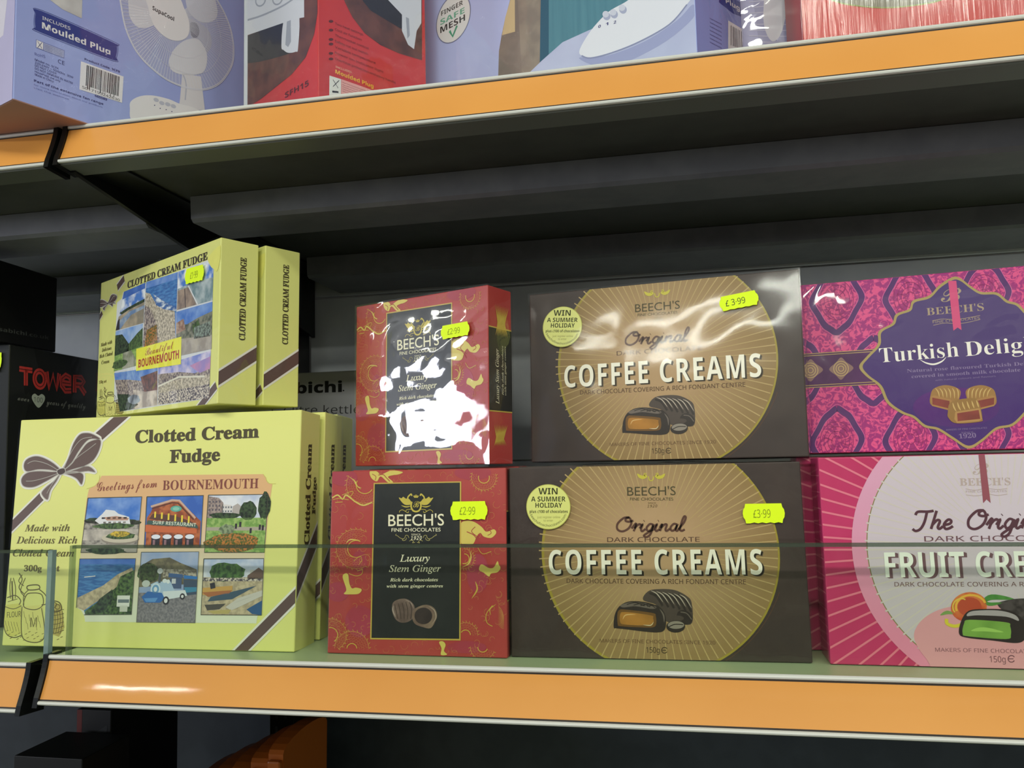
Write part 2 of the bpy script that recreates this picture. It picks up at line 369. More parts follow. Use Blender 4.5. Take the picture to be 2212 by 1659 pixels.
def price_tag(c, which, cpt, half, h, text, ink=TINK, t0=-0.35, t1=0.25, th=0.42, ty=-0.22, base=0.0019, view=(0, 0, 1)):
    """cpt centre, half = photo vector from centre to right tip, h = photo height"""
    def fn(f):
        o = f.ab(cpt); e = f.ab((cpt[0] + half[0], cpt[1] + half[1])); ex, ey = e[0] - o[0], e[1] - o[1]; el = math.hypot(ex, ey)
        u = f.ab((cpt[0], cpt[1] - h / 2)); hh = abs((u[0] - o[0]) * (-ey / el) + (u[1] - o[1]) * (ex / el)); nx, ny = -ey / el * hh, ex / el * hh
        prof = [(-0.86, 1), (0.86, 1), (0.9, 0.62), (0.97, 0.4), (1.0, 0), (0.97, -0.4), (0.9, -0.62), (0.86, -1)]
        k = 9; prof += [(0.86 - 1.72 * i / k, -1 + (0.09 if i % 2 else 0.0)) for i in range(1, k)]
        prof += [(-0.86, -1), (-0.9, -0.62), (-0.97, -0.4), (-1.0, 0), (-0.97, 0.4), (-0.9, 0.62)]
        f.poly_ab([(o[0] + ex * a + nx * b, o[1] + ey * a + ny * b) for a, b in prof], YEL, 0)
        vs, ps, _ = glyphs(text, 'plain', 0.0); ch = caph('plain')
        f.mb.faces([f.P3(o[0] + ex * (t0 + (t1 - t0) * x) + nx * (ty * 2 + 2 * th * y / ch), o[1] + ey * (t0 + (t1 - t0) * x) + ny * (ty * 2 + 2 * th * y / ch), 2) for x, y in vs], ps, ink)
    return c.part(which, 'price_sticker', fn, base=base, view=view, label='fluorescent yellow price sticker reading ' + text.replace('\u00b7', '.'))
GREEND = P('42461e', 0.5)
def prize_sticker(c, cpt, r, view=(0, 0, 1)):
    gold = P('d9dc7e', 0.3, 0.0, 0.6); g2 = P('bfc060', 0.3)
    def fn(f):
        f.disc(cpt, r, g2, 0, 48); f.disc(cpt, r * 0.97, gold, 1, 48)
        x, y = cpt; k = r / 147.0; ink = P('3a3c18', 0.5); ink2 = P('94924c', 0.5)
        T = lambda s_, a, b, yy, h, st='bold', m=ink: f.text(s_, st, (x + (a - 323) * k, y + (yy - 352) * k), (x + (b - 323) * k, y + (yy - 352) * k), h * k, m, 2)
        T('WIN', 258, 385, 270, 42); T('A SUMMER', 210, 437, 317, 32); T('HOLIDAY', 238, 415, 358, 32)
        T('plus \u00a3100 of chocolates', 200, 452, 393, 19); T('just register online', 250, 402, 428, 14, 'plain', ink2); T('to enter', 292, 355, 450, 14, 'plain', ink2)
        f.text_arc('beechsfinechocolates.com', 'plain', cpt, r * 0.90, 204, 336, r * 0.11, ink, 2, flip=True)
    return c.part('front', 'round_sticker', fn, base=0.0019, view=view, label='round pale gold competition sticker')
def swans(f, x, y, k, mat, l=3, inner=None):
    """two facing swans over a shield: the chocolate maker's crest"""
    for sgn in (-1, 1):
        g = lambda px, py: (x + sgn * px * k, y + py * k)
        f.poly([g(32, 10), g(55, 22), g(90, 20), g(118, -4), g(140, -38), g(118, -32), g(104, -44), g(84, -30), g(62, -30), g(46, -14)], mat, l, smooth=True)
        f.stroke([g(48, 6), g(66, -14), g(66, -40), g(52, -58), g(40, -66), g(34, -52)], 11 * k, mat, l)
        f.stroke([g(40, 30), g(80, 38), g(120, 26)], 9 * k, mat, l, taper=True)
        f.stroke([g(36, 58), g(72, 60), g(84, 76), g(64, 84), g(60, 72)], 4 * k, mat, l)
        f.stroke([g(84, 76), g(110, 62), g(132, 70), g(136, 84)], 4 * k, mat, l)
    f.stroke([(x - 34 * k, y - 4 * k), (x - 40 * k, y + 34 * k), (x - 26 * k, y + 66 * k), (x, y + 76 * k), (x + 26 * k, y + 66 * k), (x + 40 * k, y + 34 * k), (x + 34 * k, y - 4 * k)], 13 * k, mat, l)
    for i in range(-2, 3): f.stroke([(x + i * 5 * k, y - 42 * k), (x + i * 11 * k, y - 62 * k + abs(i) * 5 * k)], 6 * k, mat, l, smooth=False)
    f.stroke([(x - 16 * k, y - 40 * k), (x + 16 * k, y - 40 * k)], 6 * k, mat, l, smooth=False)
    f.text('B', 'script', (x - 24 * k, y + 42 * k), (x + 26 * k, y + 42 * k), 50 * k, inner or mat, l + 1)
def scrolls(f, x, y, k, mat, l=3, wd=4):
    for sgn in (-1, 1):
        g = lambda px, py: (x + sgn * px * k, y + py * k)
        f.stroke([g(58, 4), g(66, -14), g(84, -16), g(90, 0), g(104, 12), g(130, 4), g(150, -12), g(166, -18), g(160, -28)], wd * k, mat, l)
        f.stroke([g(78, 2), g(82, 18), g(100, 26), g(112, 20), g(102, 12)], wd * k, mat, l)
        f.stroke([g(54, 30), g(36, 22), g(20, 34), g(30, 44), g(8, 40)], wd * k, mat, l)

# ------------------------------------------------------------------ room setting
def struct(name, a, b, mat):
    mb = MB(); mb.box(a, b, mat); o = mb.obj(name); o['kind'] = 'structure'; return o
struct('floor', (-8.5, -8.0, -0.1), (4.5, 1.2, 0), N('6c6a64', '76736c', 3))
struct('ceiling', (-8.5, -8.0, 3.1), (4.5, 1.2, 3.2), P('c8c6bc', 0.8))
struct('wall_back', (-8.5, 0.75, 0), (4.5, 0.85, 3.1), P('8c8a84', 0.8))

# unseen slab for shelving across the aisle, sized to block low lamp light
struct('aisle_blocker', (-1.35, -2.5, 0), (4.4, -2.3, 2.16), N('b4b0a8', '8c8880', 9))

# ------------------------------------------------------------------ shelving bay
ALU = P('d2d4ce', 0.4, 0.1, 0.5); ORANGE = N('db9645', 'e09c4a', 12, 0.3, 0.7, 0.5, 2, coat=0.35)
BEAM = N('6c6e73', '74767a', 40, rough=0.45); BLACK = P('0d0e0e', 0.35); SHELF = N('43453f', '494b45', 40, rough=0.42); SHTOP = P('a9bb94', 0.35); PANEL = N('d2d6dc', 'd8dce0', 30, rough=0.55)
_nt = ORANGE.node_tree; _n = _nt.nodes.new('ShaderNodeTexNoise'); _n.inputs['Scale'].default_value = 55; _t = _nt.nodes.new('ShaderNodeTexCoord'); _b = _nt.nodes.new('ShaderNodeBump')
_b.inputs['Strength'].default_value = 0.03; _b.inputs['Distance'].default_value = 0.002
_nt.links.new(_t.outputs['Object'], _n.inputs['Vector']); _nt.links.new(_n.outputs[0], _b.inputs['Height']); _nt.links.new(_b.outputs[0], _nt.nodes['Principled BSDF'].inputs['Coat Normal'])
PANEL_SHADE = N('30363f', '363c45', 30, rough=0.5)  # lower back panel tone, with the shade under the shelf painted in
XL, XR, JX = -1.25, 0.75, -0.4715
def rail(parent, x0, x1, z, caps):
    """label rail leaning out at the foot: aluminium channel, orange card strip, black end caps"""
    mb = MB(); n = 8
    bow = lambda t: -0.0103 * max(t, 0.0) ** 1.3
    pf = [(bow(i / n), z - 0.032 * i / n) for i in range(n + 1)]
    back = [(y + 0.0022, zz) for y, zz in pf[::-1]]
    mb.prism(pf + back, x0, x1, ALU)
    lip = lambda y, zz, r, q: [(y + r * math.cos(2 * math.pi * i / 10), zz + q * math.sin(2 * math.pi * i / 10)) for i in range(10)]
    mb.prism(lip(-0.0004, z - 0.0006, 0.0017, 0.0017), x0, x1, ALU)
    mb.prism(lip(pf[-1][0], pf[-1][1] + 0.0002, 0.0017, 0.0015), x0, x1, ALU)
    mb.prism([(pf[-1][0] + 0.0005, pf[-1][1] - 0.0004), (0.012, z - 0.0335), (0.012, z - 0.036), (pf[-1][0] + 0.002, pf[-1][1] - 0.0022)], x0, x1, P('6f736e', 0.4, 0.4))
    for ta, tb in ((0.052, 0.10), (0.915, 0.945)):
        mb.face([(x0 + 0.0004, bow(ta) - 0.0007, z - 0.032 * ta), (x0 + 0.0004, bow(tb) - 0.0007, z - 0.032 * tb), (x1, bow(tb) - 0.0007, z - 0.032 * tb), (x1, bow(ta) - 0.0007, z - 0.032 * ta)], P('2c2420', 0.6))
    r = mb.obj('price_rail', parent)
    mb = MB(); m1 = 10
    pts = []; t0, t1 = 0.09, 0.92
    for x in (x0 + 0.0004, x1):
        for i in range(m1 + 1):
            t = t0 + (t1 - t0) * i / m1; pts.append((x, bow(t) - 0.0006, z - 0.032 * t))
    mb.faces(pts, [[i, i + 1, m1 + 2 + i, m1 + 1 + i] for i in range(m1)], ORANGE)
    if z > Z0 + 0.2 and x1 > 0:
        q_ = on_y(556, 280, -0.0055); n0 = len(mb.v); mb.face([(q_.x + a * 0.0013, bow(0.55) - 0.00075 + c2 * 0.00035, q_.z + c2 * 0.0019) for a, c2 in ((-1, 0), (-.4, -1), (.6, -.6), (1, .3), (.2, 1), (-.6, .7))], P('efe8dc', 0.6))
    s_ = mb.obj('orange_strip', r, smooth=True); s_['label'] = 'orange card strip'
    for x, sg in caps:
        mb = MB(); a, b = (x - 0.0042, x) if sg < 0 else (x, x + 0.0042)
        p2 = [(y - 0.0022, zz) for y, zz in pf]; p2[0] = (p2[0][0], z + 0.0015); p2[-1] = (p2[-1][0], p2[-1][1] - 0.003)
        mb.prism(p2 + [(0.012, z - 0.037), (0.012, z + 0.0015)], a, b, P('101211', 0.22))
        mb.obj('end_cap', r)
    return r
def shelf(label, x0, x1, z, caps, bottom=True, bracket_x=None):
    t = empty('store_shelf', ((x0 + x1) / 2, 0, Z0 + z)); tag(t, label, 'shelf', 'shelves of the wall unit'); inv = t.matrix_world.inverted()
    grp = MB(); grp.box((x0, 0.0025, Z0 + z - 0.006), (x1, 0.447, Z0 + z - 0.0005), SHTOP)
    b = grp.obj('shelf_board', t); b.matrix_parent_inverse = inv
    mb = MB(); mb.box((x0, 0.004, Z0 + z - 0.030), (x1, 0.445, Z0 + z - 0.0064), SHELF)
    b = mb.obj('shelf_tray', t); b.matrix_parent_inverse = inv; b['label'] = 'dark grey underside tray'
    for ya, yb, zz in ((0.097, 0.165, 0.0535), (0.335, 0.440, 0.0545)):
        mb = MB(); xa = x0 + (0.045 if bracket_x else 0.0); xe = x1 + (0.012 if caps and caps[0][1] > 0 else 0)
        mb.prism([(ya, Z0 + z - 0.0304), (ya + 0.0015, Z0 + z - zz + 0.003), (ya + 0.005, Z0 + z - zz), (yb - 0.005, Z0 + z - zz), (yb, Z0 + z - zz + 0.004), (yb, Z0 + z - 0.0304)], xa, xe, BEAM)
        b = mb.obj('stiffener', t); b.matrix_parent_inverse = inv
    if bracket_x:
        mb = MB(); x = bracket_x
        pf = [(0.002, Z0 + z - 0.0365), (0.17, Z0 + z - 0.0625), (0.445, Z0 + z - 0.110), (0.445, Z0 + z - 0.0302), (0.004, Z0 + z - 0.0302)]
        mb.prism(pf, x - 0.002, x + 0.002, BLACK)
        mb.box((x + 0.002, 0.02, Z0 + z - 0.0322), (x + 0.034, 0.44, Z0 + z - 0.0304), BLACK)
        b = mb.obj('bracket', t); b.matrix_parent_inverse = inv; b['label'] = 'black steel cantilever bracket'
    rl = rail(t, x0, x1, Z0 + z, caps); rl.matrix_parent_inverse = inv
    return t
shelf('long orange-edged upper shelf holding the fan and heater boxes', JX + 0.0065, XR, 0.414, [(JX + 0.0065, -1)], bracket_x=-0.4625)
shelf('short piece of orange-edged upper shelf at the far left edge', XL, JX - 0.0060, 0.413, [(JX - 0.0060, 1)])
shelf('long orange-edged lower shelf holding the fudge and chocolate boxes', JX + 0.0005, XR, 0.0, [(JX + 0.0005, -1)], bracket_x=-0.4625)
shelf('short piece of orange-edged lower shelf under the black toaster and kettle boxes', XL, JX - 0.0185, -0.0065, [(JX - 0.0185, 1)])
shelf('bottom shelf out of the light below the lower orange rail', XL, XR, -0.42, [])
# scratch on the upper rail strip
# back panels and the slotted upright between the bays
def panel(label, x0, x1):
    mb = MB()
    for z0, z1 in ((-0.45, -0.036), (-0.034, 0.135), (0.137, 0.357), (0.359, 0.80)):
        mb.box((x0, 0.450, Z0 + z0), (x1, 0.456, Z0 + z1 - 0.0), PANEL_SHADE if z1 < 0 else PANEL, 0.001)
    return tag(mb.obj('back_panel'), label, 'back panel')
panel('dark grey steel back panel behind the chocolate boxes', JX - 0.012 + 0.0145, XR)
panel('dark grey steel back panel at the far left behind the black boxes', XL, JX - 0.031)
mb = MB(); mb.box((JX - 0.030, 0.4, Z0 - 0.5), (JX + 0.0015, 0.449, Z0 + 0.85), BLACK, 0.001)
for k in range(60):
    for dx in (0.008, 0.020):
        mb.box((JX - 0.030 + dx, 0.3985, Z0 - 0.48 + k * 0.022), (JX - 0.030 + dx + 0.003, 0.3999, Z0 - 0.468 + k * 0.022), P('2a2c2e', 0.6))
tag(mb.obj('upright_post'), 'black slotted steel upright between the two shelf bays', 'upright')

# clear acrylic risers standing in the lower rails
def riser(label, x0, x1, zb, zt, lefte, righte):
    t = empty('glass_riser', ((x0 + x1) / 2, 0.0, Z0 + zb)); tag(t, label, 'shelf divider', 'clear risers along the lower shelf front'); inv = t.matrix_world.inverted()
    y = lambda z: 0.0006 + 0.030 * (z - zb); th = 0.0045
    mb = MB(); mb.prism([(y(zb), Z0 + zb), (y(zt - 0.0022), Z0 + zt - 0.0022), (y(zt - 0.0022) + th, Z0 + zt - 0.0022), (y(zb) + th, Z0 + zb)], x0, x1, pane_mat((0.965, 0.985, 0.955), 1.0))
    o = mb.obj('pane', t); o.matrix_parent_inverse = inv
    em = pane_mat((0.55, 0.62, 0.55), 1.0, 0.25, (110, 120, 108))
    mb = MB(); mb.prism([(y(zt - 0.0022), Z0 + zt - 0.0021), (y(zt), Z0 + zt), (y(zt) + th, Z0 + zt), (y(zt - 0.0022) + th, Z0 + zt - 0.0021)], x0, x1, em)
    o = mb.obj('polished_edge', t); o.matrix_parent_inverse = inv; o['label'] = 'grey-green polished top edge'
    for x, on, sg, strong in ((x0, lefte, -1, 0), (x1, righte, 1, 1)):
        if not on: continue
        e2 = pane_mat((0.6, 0.72, 0.70), 1.0, 0.72, (136, 158, 158)) if strong else pane_mat((0.72, 0.78, 0.72), 1.0, 0.15, (140, 150, 130))
        a, b = (x, x + 0.004) if sg > 0 else (x - 0.0022, x)
        mb = MB(); mb.prism([(y(zb), Z0 + zb), (y(zt), Z0 + zt), (y(zt) + th, Z0 + zt), (y(zb) + th, Z0 + zb)], a, b, e2)
        o = mb.obj('end_edge', t); o.matrix_parent_inverse = inv
riser('long clear riser in front of the fudge and chocolate boxes', -0.4565, XR, -0.0006, 0.0822, True, False)
riser('short clear riser at the far left overlapping the left end of the large fudge box', XL, -0.478, -0.0070, 0.0786, False, True)
# ------------------------------------------------------------------ small printed holiday pictures
SKY = N('3f74c8', '86a8de', 60, 0.35, 0.65); SKYD = N('3560b4', '4e78c4', 60); SKYC = N('4a7ccc', 'eef2f6', 70, 0.42, 0.62); SKYV = N('7a88d0', 'd8cfe6', 60, 0.4, 0.6)
SEA = N('2c62a8', '4a86c4', 120, 0.4, 0.6, stretch=(1, 1, 5)); SEAF = N('2f5fa0', 'dfe8ee', 90, 0.45, 0.62, stretch=(1, 1, 3))
SAND = N('c8b898', 'a89a80', 260); SANDP = N('d8cdb8', '8f8676', 420, 0.38, 0.6); TREE = N('1c3018', '5c7a40', 420, 0.35, 0.65); TREED = N('12200f', '3c5230', 380)
GRASS = N('6f9848', '9ab868', 300); FLOW = N('8a7c28', 'd8b83c', 620, 0.4, 0.6, detail=1); FLOWR = N('4c5c24', 'b87838', 640, 0.4, 0.6, detail=1)
STONE = N('a8a298', '6f6a66', 300); WHITE_ = P('dedfe2', 0.5); ROAD = N('8a868c', '6f6c74', 600); TOWN = N('c4b6a8', '5c5058', 420, 0.35, 0.6); CROWD = N('d6cbbc', '4c4450', 620, 0.42, 0.58, detail=1)
ROOF = P('7a4a3c'); BRICK = N('b8683c', '8a4428', 200); DARK = P('2c2830'); LAMPY = P('e8d040')
class Pic:
    def __init__(s, f, q, l=2, frame=None):
        s.f = f; s.q = q; s.l = l
        if frame: f.stroke(list(q) + [q[0]], frame[0], frame[1], l + 5, smooth=False)
    def p(s, u, v):
        a, b, c, d = s.q; x = [(a[i] * (1 - u) + b[i] * u) * (1 - v) + (d[i] * (1 - u) + c[i] * u) * v for i in (0, 1)]; return tuple(x)
    def poly(s, pts, mat, l=0): s.f.poly([s.p(*q) for q in pts], mat, s.l + l); return s
    def r(s, u0, v0, u1, v1, mat, l=0): return s.poly([(u0, v0), (u1, v0), (u1, v1), (u0, v1)], mat, l)
    def e(s, u, v, ru, rv, mat, l=0, n=20): return s.poly([(u + ru * math.cos(2 * math.pi * i / n), v + rv * math.sin(2 * math.pi * i / n)) for i in range(n)], mat, l)
    def line(s, pts, wd, mat, l=0, smooth=False): s.f.stroke([s.p(*q) for q in pts], wd, mat, s.l + l, smooth=smooth); return s
    def blob(s, u, v, ru, rv, mat, l=0, n=18, j=0.22, seed=1):
        rr = random.Random(seed); return s.poly([(u + ru * math.cos(2 * math.pi * i / n) * (1 - j * rr.random()), v + rv * math.sin(2 * math.pi * i / n) * (1 - j * rr.random())) for i in range(n)], mat, l)
BROWN = P('5f4a44', 0.4); BROWNL = P('84706c', 0.4); PALE = P('e4e2d8', 0.45)
def ribbon_band(f, a, b, wd, l=1):
    f.stroke([a, b], wd * 1.42, PALE, l, smooth=False); f.stroke([a, b], wd, BROWN, l + 1, smooth=False)
def bow(f, k, ox, oy, l=3):
    """printed ribbon bow; coordinates as in the large box, knot at (388,465)"""
    g = lambda x, y: (ox + k * (x - 388), oy + k * (y - 465))
    loops = [[(388, 462), (340, 410), (270, 372), (215, 365), (165, 388), (150, 430), (170, 462), (240, 450), (310, 452)],
             [(388, 465), (320, 462), (240, 458), (170, 470), (135, 510), (150, 555), (215, 560), (290, 525), (350, 490)],
             [(392, 455), (430, 380), (460, 290), (500, 230), (545, 218), (590, 228), (632, 258), (560, 262), (500, 330), (450, 410)],
             [(395, 465), (455, 410), (510, 330), (560, 275), (632, 262), (625, 330), (580, 400), (500, 440)],
             [(380, 475), (340, 520), (290, 560), (262, 600), (300, 640), (320, 580), (360, 520)],
             [(400, 470), (470, 470), (550, 460), (602, 466), (560, 428), (490, 440)],
             [(400, 470), (450, 490), (485, 510), (515, 545), (525, 480), (470, 462)]]
    for q in loops:
        pts = [g(*p) for p in q]; f.stroke(pts, 22 * k, PALE, l, closed=True)
    for i, q in enumerate(loops):
        pts = [g(*p) for p in q]; f.poly(pts, BROWN if i not in (4, 5) else P('6c5a54', 0.4), l + 1, smooth=True); f.stroke(pts, 4.5 * k, P('b8b4ae', 0.5), l + 2, closed=True)
    for q in ([(380, 462), (300, 415), (220, 395), (175, 412)], [(375, 470), (290, 500), (210, 520), (165, 522)], [(400, 450), (450, 340), (510, 262), (580, 245)], [(405, 455), (480, 380), (560, 320), (605, 285)],
              [(410, 470), (480, 468), (560, 458)], [(376, 480), (330, 540), (296, 600)]):
        f.stroke([g(*p) for p in q], 3.5 * k, P('a8a49c', 0.5), l + 3)
    f.poly([g(365, 450), g(405, 440), g(412, 468), g(380, 484), g(362, 470)], P('463630', 0.4), l + 4, smooth=True)
    f.stroke([g(365, 450), g(405, 440), g(412, 468), g(380, 484), g(362, 470)], 4 * k, P('c4c0b8', 0.5), l + 5, closed=True)
INK = P('5c5228', 0.5); INKL = P('7c7438', 0.5)
def sketch(f, ox, oy, k, l=2, full=True):
    """line drawing of jugs, jars, a flour sack and a basket"""
    g = lambda x, y: (ox + k * x, oy + k * y); s_ = lambda pts, wd=4, c=False, m=INK: f.stroke([g(*p) for p in pts], wd * k, m, l, closed=c)
    f.poly([g(30, 1300), g(130, 1290), g(140, 1480), g(60, 1500), g(25, 1450)], P('d4d068', 0.5), l - 1); f.poly([g(140, 1310), g(270, 1300), g(280, 1500), g(240, 1535), g(150, 1520)], P('dcd87c', 0.5), l - 1)
    f.poly([g(290, 1320), g(340, 1280), g(385, 1300), g(405, 1440), g(370, 1500), g(290, 1470)], P('b8ac58', 0.5), l - 1)
    s_([(70, 1130), (62, 1180), (66, 1260)]); s_([(84, 1130), (98, 1190), (96, 1260)]); s_([(76, 1150), (80, 1270)], 8)
    s_([(120, 1100), (140, 1140), (120, 1190), (150, 1230)], 5); s_([(140, 1110), (118, 1150), (150, 1180)], 4); s_([(160, 1130), (130, 1210), (160, 1250)], 4)
    s_([(175, 1180), (240, 1175), (245, 1200), (180, 1205)], 6, True); s_([(180, 1205), (150, 1240), (150, 1300)], 4); s_([(245, 1200), (288, 1240), (292, 1290), (262, 1300)], 5)
    s_([(165, 1240), (200, 1225), (262, 1235), (270, 1300), (220, 1330), (150, 1310)], 5, True); s_([(140, 1310), (134, 1420), (146, 1510), (215, 1536), (272, 1515), (280, 1440), (262, 1320)], 5)
    s_([(30, 1310), (22, 1400), (40, 1480), (90, 1505), (135, 1490)], 5); s_([(30, 1310), (85, 1325), (135, 1305)], 4); s_([(45, 1255), (95, 1240), (130, 1270), (120, 1300)], 5); s_([(50, 1280), (110, 1262)], 3)
    f.text('FLOUR', 'plain', g(45, 1380), g(132, 1372), 34 * k, INK, l + 1); f.text('M', 'plain', g(190, 1440), g(232, 1438), 60 * k, INKL, l + 1)
    for i in range(7): s_([(290 + i * 17, 1320 + 3 * i), (300 + i * 16, 1400), (295 + i * 14, 1480)], 3.4)
    for i in range(6): s_([(288, 1330 + i * 28), (345, 1338 + i * 28), (402, 1328 + i * 26)], 3.4)
    s_([(290, 1325), (305, 1285), (345, 1275), (378, 1290), (386, 1330), (340, 1345)], 6, True)
    for x, y, r_ in ((310, 1310, 16), (338, 1300, 18), (362, 1312, 15)): s_([(x + r_ * math.cos(t), y + r_ * math.sin(t)) for t in [j * math.pi / 4 for j in range(8)]], 4, True)
    for i in range(26):
        x = 40 + (i * 53) % 360; y = 1465 + (i * 29) % 60; s_([(x, y), (x + 14, y - 6)], 3.4, m=INKL)
    for i in range(10):
        s_([(150 + i * 11, 1340 + (i * 37) % 90), (156 + i * 11, 1380 + (i * 37) % 90)], 2.6, m=INKL); s_([(34 + i * 9, 1400 + (i * 31) % 60), (40 + i * 9, 1430 + (i * 31) % 60)], 2.6, m=INKL)

FUDGE = P('e0e286', 0.42); FUDGE_S = P('dfd86a', 0.42)
# ------------------------------------------------------------------ large fudge box
DA = (0.2539, 0.0355, 0.1834)
A = Carton('fudge_box', 'large yellow clotted cream fudge box with six resort pictures, front of its row', 'box', (-0.5393, 0.0268, 0.0), 0.4, 4.2, DA, FUDGE, 'large fudge boxes')
f = A.face('front', 0, 860, 0.3436)
cream = GR('dde2cc', 'ddb07e', 0.030, 0.120)
def notched(q, r_):  # card with scooped corners
    return q
card = [(640, 488), (1655, 478)] + [(1668 + 6 * math.cos(0), 500), (1676, 522), (1695, 538), (1712, 540)] + [(1690, 700), (1664, 970), (1650, 1330), (1628, 1352), (1618, 1378), (1612, 1416), (536, 1406)] + [(530, 1370), (512, 1335), (484, 1316)] + [(504, 1010), (545, 640), (560, 572), (596, 552), (622, 520)]
f.poly(card, cream, 1)
f.stroke([(545, 570), (596, 552), (622, 520), (628, 486)], 3, P('c8c060'), 2); f.stroke([(1655, 478), (1668, 500), (1690, 535), (1735, 538)], 3, P('c8c060'), 2)
ribbon_band(f, (800, 85), (600, 262), 62, 1)
ribbon_band(f, (280, 602), (30, 850), 50, 1)
ribbon_band(f, (1905, 1195), (1440, 1665), 62, 3)
bow(f, 1.0, 388, 465)
TI = P('4a4226', 0.5)
f.text('Clotted Cream', 'serifb', (850, 281), (1628, 246), 76, TI, 3, bold=0.022); f.text('Fudge', 'serifb', (1066, 406), (1384, 392), 78, TI, 3, bold=0.022)
RB = P('8a4438', 0.5)
f.text('Greetings from', 'script', (610, 586), (988, 560), 56, RB, 4); f.text('BOURNEMOUTH', 'serifb', (1022, 578), (1625, 566), 60, P('80443a', 0.5), 4)
GI = P('62582a', 0.5)
f.text('Made with', 'serifbi', (155, 838), (438, 836), 42, GI, 3); f.text('Delicious Rich', 'serifbi', (103, 914), (485, 914), 44, GI, 3)
f.text('Clotted Cream', 'serifbi', (80, 994), (466, 996), 44, GI, 3); f.text('300g', 'serifb', (150, 1088), (262, 1088), 36, GI, 3, bold=0.01); f.text('net', 'serifb', (298, 1088), (375, 1088), 36, GI, 3, bold=0.01)
sketch(f, 0, 0, 1.0)
fr = (5, P('4a4a3c'))
q = Pic(f, [(555, 628), (893, 620), (862, 970), (510, 970)], 4, fr)
q.r(0, 0, 1, 1, SKY).r(0, .42, 1, 1, STONE, 1).blob(.2, .42, .25, .06, TREED, 1, seed=3).blob(.8, .46, .25, .06, TREED, 1, seed=4)
q.poly([(.18, .42), (.3, .3), (.36, .22), (.52, .24), (.6, .3), (.8, .36), (.84, .5), (.3, .5)], WHITE_, 2)
for i in range(5): q.r(.3 + .1 * i, .36, .36 + .1 * i, .39, DARK, 3).r(.34 + .09 * i, .44, .39 + .09 * i, .47, STONE, 3)
q.poly([(.34, .36), (.56, .34), (.8, .38), (.78, .42), (.4, .42)], P('b8907c'), 3)
q.blob(.55, .52, .42, .06, TREE, 3, seed=5).r(0, .58, 1, .78, N('c8c0b4', '9a948c', 90), 2).e(.68, .76, .34, .10, P('8c8478'), 3).e(.68, .735, .34, .09, P('c4bca8'), 4).blob(.68, .70, .3, .075, TREE, 5, seed=6).blob(.66, .665, .2, .06, FLOW, 6, seed=7)
q.r(0, .85, 1, 1, N('a8a49a', '8c887e', 80), 3).blob(.45, .97, .4, .07, TREED, 5, seed=2)
q = Pic(f, [(925, 620), (1280, 612), (1262, 935), (908, 935)], 4, fr)
q.r(0, 0, 1, 1, SKYD).poly([(.08, .32), (.14, .16), (.45, .08), (.6, .1), (.9, .42), (.98, .5), (.98, 1), (.02, 1), (.02, .42)], BRICK, 1)
q.line([(.08, .2), (.45, .08), (.58, .09), (.88, .44)], 12, P('c8a894'), 2).line([(.1, .24), (.45, .13), (.56, .14), (.85, .47)], 8, P('5c3428'), 2)
q.e(.53, .25, .1, .06, P('58a898'), 3).e(.53, .25, .06, .035, P('88c4b0'), 4)
q.poly([(.06, .44), (.12, .34), (.5, .38), (.8, .5), (.9, .56), (.5, .52)], P('5c3c30'), 3)
for i in range(6): q.r(.15 + .12 * i, .30 + .02 * i, .18 + .12 * i, .42 + .025 * i, LAMPY, 4)
q.poly([(.04, .47), (.3, .50), (.6, .50), (.92, .57), (.94, .64), (.6, .59), (.3, .58), (.02, .55)], P('3c5a54'), 4)
q.f.text('SURF RESTAURANT', 'bold', q.p(.13, .545), q.p(.90, .605), 22, P('d8dcc8'), 10)
q.poly([(.0, .56), (.3, .6), (.6, .61), (.92, .66), (.92, .74), (0, .7)], P('c8683c'), 4)
for i in range(4): q.r(.12 + .2 * i, .76, .27 + .2 * i, 1, DARK, 4).e(.2 + .2 * i, .80, .08, .045, P('dfe4ee'), 5).r(.15 + .2 * i, .86, .19 + .2 * i, .97, P('8c6c74'), 5)
q = Pic(f, [(1312, 610), (1687, 605), (1663, 970), (1287, 970)], 4, fr)
q.r(0, 0, 1, 1, N('b8c4dc', 'e2e4ea', 50)).poly([(0, .02), (.18, .05), (.26, .14), (.26, .4), (0, .4)], N('a89890', '7c6c6c', 500), 1).poly([(.24, .16), (.4, .18), (.44, .36), (.24, .36)], P('d8d4d2'), 1).poly([(.42, .2), (.5, .15), (.56, .2), (.6, .36), (.42, .36)], P('b0a8a4'), 1)
for i in range(4):
    for j in range(3): q.r(.02 + .055 * i, .10 + .07 * j, .045 + .055 * i, .135 + .07 * j, P('5c5660'), 2)
    q.r(.25 + .045 * i, .2, .275 + .045 * i, .23, P('70747c'), 2); q.r(.25 + .045 * i, .27, .275 + .045 * i, .3, P('70747c'), 2)
q.blob(.68, .28, .16, .18, TREED, 2, seed=9).blob(.95, .2, .12, .26, TREED, 2, seed=10).blob(.3, .36, .3, .06, TREED, 2, seed=11).r(0, .40, 1, 1, GRASS, 2).r(0, .56, 1, .62, P('a8a090'), 3)
for x, y in ((.48, .5), (.55, .47), (.73, .58), (.88, .52), (.93, .53)): q.r(x, y, x + .035, y + .09, DARK, 4)
q.blob(.35, .6, .14, .1, N('8c9c78', '5c6c50', 400), 4, seed=12).blob(.45, .82, .5, .19, FLOWR, 4, seed=13).poly([(.9, .62), (1, .62), (1, 1), (.86, 1)], GRASS, 5)
q = Pic(f, [(503, 1010), (855, 1008), (828, 1360), (482, 1360)], 4)
